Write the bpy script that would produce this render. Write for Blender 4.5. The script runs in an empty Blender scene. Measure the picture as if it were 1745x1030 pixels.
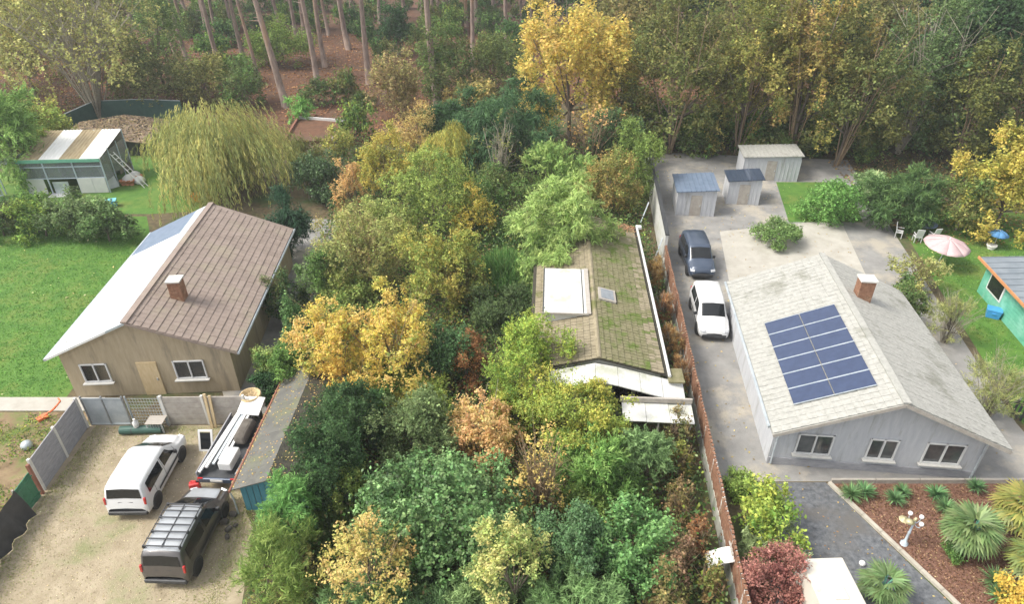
import bpy, math, random
import numpy as np
from mathutils import Vector, Matrix
random.seed(7)
R = math.radians
SC = bpy.context.scene
COL = SC.collection

# ------------------------------------------------------------------ camera, sky, sun, exposure
CAM_H, PITCH, FPX = 22.5, R(33), 1160.0
cam_d = bpy.data.cameras.new('camera'); cam = bpy.data.objects.new('camera', cam_d); COL.objects.link(cam)
cam.location = (0, 0, CAM_H); cam.rotation_euler = (R(90) - PITCH, 0, 0)
cam_d.sensor_width = 36; cam_d.lens = 36 * FPX / 1745; cam_d.clip_start = .5; cam_d.clip_end = 3000
SC.camera = cam
SUN_EL, SUN_AZ = R(52), R(-98)          # azimuth measured from +Y towards +X
w = bpy.data.worlds.new('World'); SC.world = w; w.use_nodes = True
nt = w.node_tree; bg = nt.nodes['Background']
sky = nt.nodes.new('ShaderNodeTexSky'); sky.sky_type = 'NISHITA'; sky.sun_disc = False
sky.sun_elevation = SUN_EL; sky.sun_rotation = SUN_AZ; sky.air_density = 1.0; sky.dust_density = 3.0; sky.ozone_density = 1.0
veil = nt.nodes.new('ShaderNodeHueSaturation'); veil.inputs['Saturation'].default_value = .15   # thin cloud veil greys the blue
nt.links.new(sky.outputs[0], veil.inputs['Color']); nt.links.new(veil.outputs[0], bg.inputs[0]); bg.inputs[1].default_value = .15
sd = bpy.data.lights.new('sun', 'SUN'); sd.energy = 1.7; sd.angle = R(18); sd.color = (1, .93, .80)
so = bpy.data.objects.new('sun', sd); COL.objects.link(so)
sdir = Vector((math.sin(SUN_AZ) * math.cos(SUN_EL), math.cos(SUN_AZ) * math.cos(SUN_EL), math.sin(SUN_EL)))
so.rotation_euler = sdir.to_track_quat('Z', 'Y').to_euler(); so.location = (-30, 30, 60)
SC.view_settings.view_transform = 'Standard'; SC.view_settings.look = 'None'
SC.view_settings.exposure = 1.15; SC.view_settings.gamma = 1

# ------------------------------------------------------------------ helpers
CT, ST = math.cos(PITCH), math.sin(PITCH)
def G(x, y, z=0.0):
    """the place on level z that was surveyed at photograph position x, y"""
    a = (x - 872.5) / FPX; b = (y - 515) / FPX
    d = (a, CT - b * ST, -(ST + b * CT)); t = (CAM_H - z) / -d[2]
    return (d[0] * t, d[1] * t, z)

def prop(o, label=None, cat=None, group=None, kind=None):
    if label: o['label'] = label
    if cat: o['category'] = cat
    if group: o['group'] = group
    if kind: o['kind'] = kind
    return o
def thing(name, label, cat, loc=(0, 0, 0), rz=0, group=None):
    o = bpy.data.objects.new(name, None); COL.objects.link(o)
    o.location = loc; o.rotation_euler = (0, 0, rz); o.empty_display_size = .3
    return prop(o, label, cat, group)
def link(name, me, parent=None, loc=(0, 0, 0), rot=(0, 0, 0)):
    o = bpy.data.objects.new(name, me); COL.objects.link(o)
    o.location = loc; o.rotation_euler = rot
    if parent: o.parent = parent
    return o
def copy_tree(o, parent=None):
    c = o.copy(); COL.objects.link(c); c.parent = parent
    for ch in list(o.children): copy_tree(ch, c)
    return c

class MB:
    def __init__(s): s.v = []; s.f = []
    def add(s, vs, fs):
        n = len(s.v); s.v += [tuple(p) for p in vs]; s.f += [tuple(i + n for i in f) for f in fs]; return s
    def box(s, c, d, rz=0, rx=0, ry=0, taper=1.0):
        M = Matrix.Translation(c) @ Matrix.Rotation(rz, 4, 'Z') @ Matrix.Rotation(ry, 4, 'Y') @ Matrix.Rotation(rx, 4, 'X')
        vs = []
        for z in (-.5, .5):
            k = taper if z > 0 else 1
            for x, y in ((-.5, -.5), (.5, -.5), (.5, .5), (-.5, .5)): vs.append(M @ Vector((x * d[0] * k, y * d[1] * k, z * d[2])))
        return s.add(vs, [(3, 2, 1, 0), (4, 5, 6, 7), (0, 1, 5, 4), (1, 2, 6, 5), (2, 3, 7, 6), (3, 0, 4, 7)])
    def tube(s, pts, r, n=6, cap=True):
        pts = [Vector(p) for p in pts]
        if not isinstance(r, (list, tuple)): r = [r] * len(pts)
        rings = []
        for i, p in enumerate(pts):
            t = (pts[min(i + 1, len(pts) - 1)] - pts[max(i - 1, 0)]).normalized()
            a = t.cross(Vector((0, 0, 1)) if abs(t.z) < .9 else Vector((1, 0, 0))).normalized(); b = t.cross(a)
            rings.append([p + (a * math.cos(2 * math.pi * k / n) + b * math.sin(2 * math.pi * k / n)) * r[i] for k in range(n)])
        vs = [q for g in rings for q in g]; fs = []
        for i in range(len(pts) - 1):
            for k in range(n):
                k2 = (k + 1) % n; fs.append((i * n + k, i * n + k2, (i + 1) * n + k2, (i + 1) * n + k))
        if cap: fs += [tuple(range(n)), tuple(range((len(pts) - 1) * n, len(pts) * n))]
        return s.add(vs, fs)
    def lathe(s, c, prof, n=14, axis='Z'):
        vs = []; fs = []
        for r, h in prof:
            for k in range(n):
                a = 2 * math.pi * k / n
                if axis == 'Z': vs.append((c[0] + r * math.cos(a), c[1] + r * math.sin(a), c[2] + h))
                else: vs.append((c[0] + h, c[1] + r * math.cos(a), c[2] + r * math.sin(a)))
        for i in range(len(prof) - 1):
            for k in range(n):
                k2 = (k + 1) % n; fs.append((i * n + k, i * n + k2, (i + 1) * n + k2, (i + 1) * n + k))
        fs += [tuple(range(n)), tuple(range((len(prof) - 1) * n, len(prof) * n))]
        return s.add(vs, fs)
    def prism(s, poly, y0, y1):
        """polygon in x,z extruded along y"""
        n = len(poly); vs = [(x, y0, z) for x, z in poly] + [(x, y1, z) for x, z in poly]
        fs = [tuple(range(n)), tuple(range(2 * n - 1, n - 1, -1))] + [(i, i + n, (i + 1) % n + n, (i + 1) % n) for i in range(n)]
        return s.add(vs, fs)
    def slab(s, poly, z0, z1):
        n = len(poly); vs = [(p[0], p[1], z0) for p in poly] + [(p[0], p[1], z1) for p in poly]
        fs = [tuple(range(n - 1, -1, -1)), tuple(range(n, 2 * n))] + [(i, (i + 1) % n, (i + 1) % n + n, i + n) for i in range(n)]
        return s.add(vs, fs)
    def mesh(s, name, m, smooth=False):
        me = bpy.data.meshes.new(name); me.from_pydata(s.v, [], s.f); me.materials.append(m)
        if smooth: me.polygons.foreach_set('use_smooth', [True] * len(me.polygons))
        me.update(); return me
    def build(s, name, m, parent=None, smooth=False, loc=(0, 0, 0), rot=(0, 0, 0), bevel=0):
        o = link(name, s.mesh(name, m, smooth), parent, loc, rot)
        if bevel:
            b = o.modifiers.new('bevel', 'BEVEL'); b.width = bevel; b.segments = 2; b.limit_method = 'ANGLE'
        return o

def recalc(me):
    import bmesh
    bm = bmesh.new(); bm.from_mesh(me); bmesh.ops.recalc_face_normals(bm, faces=bm.faces); bm.to_mesh(me); bm.free()

# ------------------------------------------------------------------ materials
def mat(name, c1, c2=None, scale=4, rough=.7, metal=0, bump=0, bscale=None, spec=.5, c3=None, detail=6, stretch=(1, 1, 1), lo=.35, hi=.65, coat=0, c3scale=.6, c3at=.5):
    m = bpy.data.materials.new(name); m.use_nodes = True
    t = m.node_tree; N = t.nodes; L = t.links; p = N['Principled BSDF']
    p.inputs['Roughness'].default_value = rough; p.inputs['Metallic'].default_value = metal
    p.inputs['Specular IOR Level'].default_value = spec; p.inputs['Coat Weight'].default_value = coat
    p.inputs['Base Color'].default_value = (*c1, 1)
    tc = N.new('ShaderNodeNewGeometry'); mp = N.new('ShaderNodeMapping'); mp.inputs['Scale'].default_value = stretch
    L.new(tc.outputs['Position'], mp.inputs[0])
    if c2:
        n = N.new('ShaderNodeTexNoise'); n.inputs['Scale'].default_value = scale; n.inputs['Detail'].default_value = detail; n.inputs['Roughness'].default_value = .65
        L.new(mp.outputs[0], n.inputs[0])
        r = N.new('ShaderNodeValToRGB'); r.color_ramp.elements[0].position = lo; r.color_ramp.elements[1].position = hi
        r.color_ramp.elements[0].color = (*c1, 1); r.color_ramp.elements[1].color = (*c2, 1)
        L.new(n.outputs[0], r.inputs[0]); out = r.outputs[0]
        if c3:
            n3 = N.new('ShaderNodeTexNoise'); n3.inputs['Scale'].default_value = c3scale; n3.inputs['Detail'].default_value = 8; n3.inputs['Roughness'].default_value = .7
            L.new(mp.outputs[0], n3.inputs[0])
            r3 = N.new('ShaderNodeValToRGB'); r3.color_ramp.elements[0].position = c3at; r3.color_ramp.elements[1].position = c3at + .12
            L.new(n3.outputs[0], r3.inputs[0])
            mx = N.new('ShaderNodeMix'); mx.data_type = 'RGBA'; mx.inputs[7].default_value = (*c3, 1)
            L.new(r3.outputs[0], mx.inputs[0]); L.new(out, mx.inputs[6]); out = mx.outputs[2]
        L.new(out, p.inputs['Base Color'])
    if bump:
        nb = N.new('ShaderNodeTexNoise'); nb.inputs['Scale'].default_value = bscale or scale * 3; nb.inputs['Detail'].default_value = 5
        L.new(mp.outputs[0], nb.inputs[0]); b = N.new('ShaderNodeBump'); b.inputs['Strength'].default_value = bump; b.inputs['Distance'].default_value = .05
        L.new(nb.outputs[0], b.inputs['Height']); L.new(b.outputs[0], p.inputs['Normal'])
    return m

def leaf_mat(name, rough=.65, trans=.40, spec=.12):
    m = bpy.data.materials.new(name); m.use_nodes = True; t = m.node_tree; N = t.nodes; L = t.links
    p = N['Principled BSDF']; p.inputs['Roughness'].default_value = rough; p.inputs['Specular IOR Level'].default_value = spec
    a = N.new('ShaderNodeAttribute'); a.attribute_name = 'col'
    oi = N.new('ShaderNodeObjectInfo'); hv = N.new('ShaderNodeHueSaturation'); hv.inputs['Saturation'].default_value = .88
    mr = N.new('ShaderNodeMapRange'); mr.inputs[3].default_value = .485; mr.inputs[4].default_value = .515
    L.new(oi.outputs['Random'], mr.inputs[0]); L.new(mr.outputs[0], hv.inputs['Hue']); L.new(a.outputs['Color'], hv.inputs['Color'])
    L.new(hv.outputs[0], p.inputs['Base Color'])
    tr = N.new('ShaderNodeBsdfTranslucent'); L.new(hv.outputs[0], tr.inputs[0])
    mx = N.new('ShaderNodeMixShader'); mx.inputs[0].default_value = trans
    L.new(p.outputs[0], mx.inputs[1]); L.new(tr.outputs[0], mx.inputs[2]); L.new(mx.outputs[0], N['Material Output'].inputs[0])
    return m

M = {}
M['leaf'] = leaf_mat('leaf'); M['gloss_leaf'] = leaf_mat('glossy_leaf', .45, .28, .3)
M['bark'] = mat('bark', (.09, .07, .05), (.17, .14, .11), 6, .9, bump=.4, stretch=(1, 1, .3))
M['pale_bark'] = mat('pale_bark', (.26, .23, .17), (.38, .35, .28), 5, .9)
M['twig'] = mat('twig', (.22, .15, .09), (.32, .24, .15), 5, .9)
M['pine_bark'] = mat('pine_bark', (.17, .12, .10), (.33, .25, .21), 5, .9, bump=.5, stretch=(1, 1, .25), c3=(.36, .22, .13), c3scale=.35, c3at=.55)
M['litter'] = mat('litter', (.06, .045, .025), (.13, .10, .05), 3, .95, bump=.6, c3=(.05, .08, .02), c3scale=.35)
M['forest_floor'] = mat('forest_floor', (.085, .04, .022), (.15, .07, .036), 2.2, .95, bump=.6, c3=(.10, .06, .035), c3scale=.25)
M['sand'] = mat('sand', (.25, .205, .135), (.37, .31, .22), 1.6, .95, bump=.5, bscale=18, c3=(.20, .20, .10), c3scale=.4, c3at=.53, detail=12)
M['lawn'] = mat('lawn', (.05, .13, .015), (.09, .19, .025), 1.2, .95, bump=.5, bscale=30, c3=(.12, .17, .03), c3scale=.3, detail=9)
M['soil'] = mat('soil', (.16, .11, .06), (.26, .19, .11), 2, .95, bump=.5, c3=(.10, .14, .03), c3scale=.5)
M['asphalt'] = mat('asphalt', (.05, .054, .062), (.20, .21, .225), 5, .5, bump=.25, bscale=30, detail=12, lo=.3, hi=.75, c3=(.12, .115, .11), c3scale=.3)
M['mulch'] = mat('mulch', (.10, .045, .03), (.24, .13, .09), 9, .95, bump=.9, bscale=22, detail=8)
M['paving'] = mat('paving', (.33, .31, .27), (.41, .39, .35), 1.2, .85, bump=.1)
M['concrete'] = mat('concrete', (.24, .24, .26), (.33, .33, .35), 3, .9, bump=.2, stretch=(1, 1, 4))
M['conc_post'] = mat('concrete_post', (.50, .49, .46), (.58, .57, .54), 4, .9)
M['kerb'] = mat('kerb_stone', (.34, .31, .26), (.44, .41, .35), 3, .9)
M['galv'] = mat('galvanised', (.40, .45, .49), (.54, .58, .61), 2, .45, .4)
M['white_van'] = mat('white_paint', (.64, .65, .66), (.62, .63, .64), 3, .28, coat=.6)
M['grey_van'] = mat('grey_paint', (.085, .078, .076), (.10, .092, .09), 3, .28, .35, coat=.8)
M['roof_silver'] = mat('silver_roof', (.34, .36, .38), (.40, .42, .44), 2, .32, .35, coat=.4)
M['navy'] = mat('navy_paint', (.05, .07, .11), (.06, .08, .12), 3, .3, .2, coat=.6)
M['glass'] = mat('dark_glass', (.012, .014, .016), None, rough=.06, spec=.55)
M['trim'] = mat('black_trim', (.03, .032, .036), (.05, .052, .056), 4, .55)
M['tyre'] = mat('tyre', (.02, .02, .02), (.03, .03, .03), 6, .85)
M['rim'] = mat('rim', (.32, .33, .35), (.40, .41, .43), 6, .35, .6)
M['red_lens'] = mat('red_lens', (.45, .02, .02), None, rough=.2, coat=.6)
M['lamp_lens'] = mat('clear_lens', (.55, .57, .6), None, rough=.12, coat=.6)
M['plate'] = mat('number_plate', (.72, .70, .66), None, rough=.5)
M['white'] = mat('white_sheet', (.50, .50, .48), (.58, .58, .57), 1.3, .6, c3=(.40, .41, .33), c3scale=.9, c3at=.52, detail=9)
M['white_plain'] = mat('white_plastic', (.58, .58, .58), (.64, .64, .63), 2, .5)
M['tile_moss'] = mat('mossy_tile', (.125, .12, .055), (.20, .18, .105), 3.5, .95, bump=.5, bscale=14, c3=(.085, .125, .018), c3scale=.9, c3at=.5, detail=9)
M['tile_tan'] = mat('weathered_tile', (.20, .17, .11), (.28, .24, .165), 4, .95, bump=.4, bscale=14, c3=(.12, .125, .04), c3scale=.6, c3at=.53)
M['underlay_shade'] = mat('tile_gap_shade', (.03, .027, .02), (.05, .045, .03), 5, .95)  # underlay coloured dark so the tile gaps read as shadow lines
M['wood_grey'] = mat('grey_wood', (.30, .27, .24), (.40, .37, .33), 3, .85, stretch=(1, 6, 1), bump=.2)
M['wood'] = mat('tan_wood', (.48, .36, .2), (.56, .44, .27), 3, .8, stretch=(4, 1, 1))
M['wood_red'] = mat('red_brown_wood', (.20, .08, .05), (.27, .12, .08), 3, .8)
M['brick'] = mat('red_brick', (.16, .075, .045), (.28, .15, .09), 7, .9, bump=.3, c3=(.34, .24, .16), c3scale=2.2, c3at=.56)
M['render'] = mat('wall_render', (.42, .42, .37), (.50, .49, .45), 1.5, .9, c3=(.22, .27, .19), c3scale=.7, c3at=.53, stretch=(1, 1, .5))
M['teal'] = mat('teal_paint', (.05, .19, .25), (.08, .25, .32), 2.5, .7, stretch=(5, 1, 1), bump=.2)
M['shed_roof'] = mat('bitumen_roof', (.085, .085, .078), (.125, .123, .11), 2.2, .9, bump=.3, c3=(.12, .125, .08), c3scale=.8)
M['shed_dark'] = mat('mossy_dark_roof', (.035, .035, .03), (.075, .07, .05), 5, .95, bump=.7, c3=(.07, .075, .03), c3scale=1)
M['tarp'] = mat('black_tarp', (.025, .026, .028), (.045, .045, .048), 3, .55)
M['green_panel'] = mat('green_panel', (.03, .13, .07), (.05, .18, .10), 3, .6)
M['green_fascia'] = mat('green_fascia', (.12, .34, .24), (.16, .40, .29), 3, .6)
M['clear'] = mat('dusty_glass', (.16, .18, .20), (.24, .26, .28), 1.4, .15, spec=.6)
M['steel_blue'] = mat('pale_blue_steel', (.42, .50, .57), (.50, .57, .63), 3, .5)
M['corr_brown'] = mat('algae_sheet', (.26, .20, .11), (.38, .31, .19), 2, .7, stretch=(3, .6, 1))
M['corr_white'] = mat('white_corrugated', (.74, .73, .70), (.80, .79, .77), 2, .6, c3=(.45, .42, .36), c3scale=.9, c3at=.58, stretch=(2, .6, 1))
M['leafy_heap'] = mat('leaf_heap', (.19, .14, .10), (.30, .23, .17), 3, .95, bump=.8, c3=(.05, .045, .04), c3scale=.5, c3at=.55)
M['dark_green'] = mat('dark_green_sheet', (.025, .075, .06), (.04, .10, .08), 2, .6)
M['blue'] = mat('blue_plastic', (.05, .26, .55), (.07, .32, .62), 2, .4)
M['light_blue'] = mat('light_blue_plastic', (.16, .48, .62), (.22, .55, .70), 2, .4)
M['orange'] = mat('orange_plastic', (.75, .28, .04), (.80, .34, .06), 2, .4)
M['red'] = mat('red_plastic', (.55, .03, .03), (.62, .05, .05), 2, .4)
M['orange_red'] = mat('orange_metal', (.72, .16, .06), None, rough=.5)
M['terracotta'] = mat('terracotta', (.45, .18, .09), (.52, .23, .12), 4, .85)
M['wicker'] = mat('wicker', (.46, .34, .18), (.56, .43, .25), 12, .85, bump=.5)
M['parasol'] = mat('pink_fabric', (.44, .31, .32), (.52, .38, .38), 2, .85)
M['blue_fabric'] = mat('blue_fabric', (.06, .18, .36), (.08, .22, .42), 2, .8)
M['slate'] = mat('slate_blue_roof', (.14, .165, .19), (.19, .215, .24), 1.5, .6)
M['mint'] = mat('green_boards', (.09, .34, .24), (.13, .42, .30), 2, .7, c3=(.20, .46, .36), c3scale=.8)
M['rust_wood'] = mat('orange_fascia', (.42, .18, .07), (.50, .24, .10), 4, .8)
M['caravan'] = mat('cream_body', (.52, .49, .42), (.58, .55, .48), 1.5, .4, c3=(.42, .34, .25), c3scale=1.1, c3at=.6)
M['glow_white'] = mat('white_globe', (.80, .80, .80), None, rough=.25, coat=.5)
M['brass'] = mat('tarnished_brass', (.42, .38, .22), (.52, .48, .30), 6, .5, .3)
M['roof_brown'] = mat('brown_roof', (.21, .165, .14), (.27, .215, .185), 1.5, .85, c3=(.26, .22, .17), c3scale=.4, bump=.3)
M['roof_white'] = mat('white_coated_roof', (.66, .66, .65), (.72, .72, .71), 3, .6, c3=(.50, .50, .47), c3scale=.6, c3at=.58, stretch=(.5, 2, 2))
M['tan_wall'] = mat('ochre_wall', (.32, .26, .17), (.39, .32, .22), 3, .9, c3=(.24, .20, .14), c3scale=.8, c3at=.54, stretch=(2.5, 2.5, .35), bump=.2, bscale=25)
M['grey_wall'] = mat('pale_grey_wall', (.40, .41, .44), (.47, .48, .50), 3, .9, c3=(.30, .30, .29), c3scale=.8, c3at=.55, stretch=(2.5, 2.5, .35), bump=.15, bscale=25)
M['roof_pale'] = mat('pale_roof_tile', (.27, .27, .25), (.36, .355, .33), 5, .9, bump=.3, c3=(.20, .20, .17), c3scale=.5, c3at=.54)
M['solar'] = mat('solar_cell', (.022, .036, .085), (.03, .048, .105), 3, .22, spec=.6, coat=.6)
M['grey_ground'] = mat('grey_ground', (.19, .185, .18), (.26, .255, .245), 1.0, .9, bump=.2, bscale=20, c3=(.34, .31, .26), c3scale=.3)
M['blue_grey'] = mat('blue_grey_sheet', (.10, .14, .20), (.14, .18, .25), 2, .6)
M['stone'] = mat('stone', (.26, .25, .23), (.36, .35, .32), 3, .9, bump=.4)

def see_through(name, tint, keep):
    m = bpy.data.materials.new(name); m.use_nodes = True; t = m.node_tree; N = t.nodes; p = N['Principled BSDF']
    p.inputs['Base Color'].default_value = (*tint, 1); p.inputs['Roughness'].default_value = .12
    tr = N.new('ShaderNodeBsdfTransparent'); mx = N.new('ShaderNodeMixShader'); mx.inputs[0].default_value = keep
    t.links.new(tr.outputs[0], mx.inputs[1]); t.links.new(p.outputs[0], mx.inputs[2]); t.links.new(mx.outputs[0], N['Material Output'].inputs[0]); return m
M['glazing'] = see_through('dusty_glazing', (.26, .29, .31), .45)
M['rubble'] = mat('dark_rubble', (.07, .06, .05), (.13, .115, .10), 3, .95, bump=.4)
M['house_glass'] = mat('window_glass', (.03, .035, .04), (.10, .105, .105), .9, .05, spec=.9)
# ------------------------------------------------------------------ setting
def sheet(name, poly, z, m, sub=None):
    b = MB(); b.add([(p[0], p[1], z) for p in poly], [tuple(range(len(poly)))])
    return prop(b.build(name, m), kind='structure')
b = MB(); b.add([(-900, -60, 0), (900, -60, 0), (900, 1500, 0), (-900, 1500, 0)], [(0, 1, 2, 3)])
prop(b.build('ground', M['litter']), kind='structure')
def px(*pts): return [G(*p) for p in pts]
sheet('forest_floor', [(-70, 62), (-8, 62), (-2, 75), (30, 75), (60, 60), (120, 60), (160, 190), (-160, 190), (-110, 62)], .004, M['forest_floor'])
sheet('parking_ground', [(-20.2, 2), (-10.2, 2), (-9.6, 14), (-10.4, 18), (-11.1, 19), (-11.0, 23.9), (-20.1, 23.9)], .006, M['sand'])
sheet('lawn', [(-60, 46.5), (-27.5, 46.5), (-23.0, 38), (-22.2, 25.3), (-26, 24.9), (-60, 24.9)], .006, M['lawn'])
sheet('vegetable_plot', [(-60, 24.8), (-20.3, 24.8), (-20.2, 2), (-60, 2)], .004, M['soil'])
sheet('back_lawn', [(-42, 60), (-26, 60), (-24, 47.4), (-27.4, 46.9), (-44, 46.9)], .006, M['lawn'])
sheet('side_yard', [(-13.4, 24.2), (-10.8, 24.2), (-12.6, 46), (-24, 46), (-23, 41)], .007, M['grey_ground'])
sheet('front_path', [(-32, 24.9), (-20.3, 24.9), (-20.3, 25.9), (-32, 25.9)], .010, M['paving'])
sheet('grey_yard', [(8.9, 20.4), (24, 20.4), (24, 24), (30, 58), (12.2, 60), (10.2, 40)], .006, M['grey_ground'])
sheet('pale_terrace', [(13.2, 33.5), (22, 33.5), (24.5, 46), (15.0, 44)], .010, M['paving'])
sheet('yard_lawn', [(20.5, 45.5), (26, 45.5), (27.8, 53), (22, 53)], .014, M['lawn'])
sheet('garden_lawn', [(24.3, 24), (60, 20), (60, 44), (40, 47), (29, 47.5)], .006, M['lawn'])
sheet('driveway', [(10.2, 20.35), (13.5, 20.35), (16.4, 13.2), (19, 7), (9.2, 7), (9.3, 14)], .008, M['asphalt'])
sheet('mulch_bed', [(13.8, 20.3), (23.8, 20.3), (23.8, 8), (18.9, 8), (16.55, 13.2)], .006, M['mulch'])

def scatter_quads(name, pts, size, cols, tilt=.6, m='leaf', parent=None, aspect=.6):
    n = len(pts); rng = np.random.default_rng(len(name) * 7 + n)
    P = np.asarray(pts, float); A = rng.normal(size=(n, 3)); A[:, 2] *= tilt; A /= np.linalg.norm(A, axis=1)[:, None]
    Nn = rng.normal(size=(n, 3)) * tilt; Nn[:, 2] += 1
    return leaf_obj(name, P, A, Nn, np.full(n, size) * rng.uniform(.6, 1.4, n), aspect, pick(cols, n, rng), m, parent)

# ------------------------------------------------------------------ foliage engine
def pick(pal, n, rng, jit=.22):
    pal = np.asarray(pal, float)
    c = pal[rng.integers(0, len(pal), n)]
    return np.clip(c * np.exp(rng.normal(0, jit, (n, 1))) * np.exp(rng.normal(0, .06, (n, 3))), .004, .85)
def leaf_mesh(name, P, A, Nn, L, asp, C, m):
    n = len(P); C = C * np.array([1.42, 1.42, .98]); C = np.clip(C * np.minimum(1, .80 / C.max(1))[:, None], .004, .82); B = np.cross(A, Nn); B /= (np.linalg.norm(B, axis=1)[:, None] + 1e-9)
    Nv = np.cross(B, A)
    L = np.asarray(L).reshape(-1, 1) * np.ones((n, 1)); W = L * asp * .5
    v = np.empty((n, 4, 3)); mid = P - A * L * .05 + Nv * L * .08
    v[:, 0] = P - A * L * .5; v[:, 1] = mid + B * W; v[:, 2] = P + A * L * .5 - Nv * L * .06; v[:, 3] = mid - B * W
    me = bpy.data.meshes.new(name); me.vertices.add(n * 4); me.loops.add(n * 4); me.polygons.add(n)
    me.vertices.foreach_set('co', v.reshape(-1).astype(np.float32))
    me.loops.foreach_set('vertex_index', np.arange(n * 4, dtype=np.int32))
    me.polygons.foreach_set('loop_start', np.arange(0, n * 4, 4, dtype=np.int32))
    at = me.attributes.new('col', 'FLOAT_COLOR', 'FACE')
    at.data.foreach_set('color', np.concatenate([C, np.ones((n, 1))], 1).reshape(-1).astype(np.float32))
    me.materials.append(M[m]); me.update(calc_edges=True)
    return me
def leaf_obj(name, P, A, Nn, L, asp, C, m='leaf', parent=None):
    return link(name, leaf_mesh(name, P, A, Nn, L, asp, C, m), parent)
def unit(a): return a / (np.linalg.norm(a, axis=1)[:, None] + 1e-9)
def sph(n, rng, low=-.35):
    z = rng.uniform(low, 1, n); a = rng.uniform(0, 2 * math.pi, n); q = np.sqrt(1 - z * z)
    return np.stack([q * np.cos(a), q * np.sin(a), z], 1)

def clumps(rad, hz, nc, rng, low=-.45, spread=(.5, .82), cr=(.26, .42)):
    d = sph(nc, rng, low)
    d = np.concatenate([d, sph(max(3, nc // 4), rng, -.2) * .35]); k = len(d)
    s = rng.uniform(*spread, k)[:, None]; s[nc:] = 1
    c = d * s * rad; c[:, 2] += hz
    r = cr[0] * .7 + (cr[1] - cr[0] * .7) * rng.uniform(0, 1, k) ** 1.3
    return c, r, unit(d * np.array([1, 1, 1]))

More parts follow.
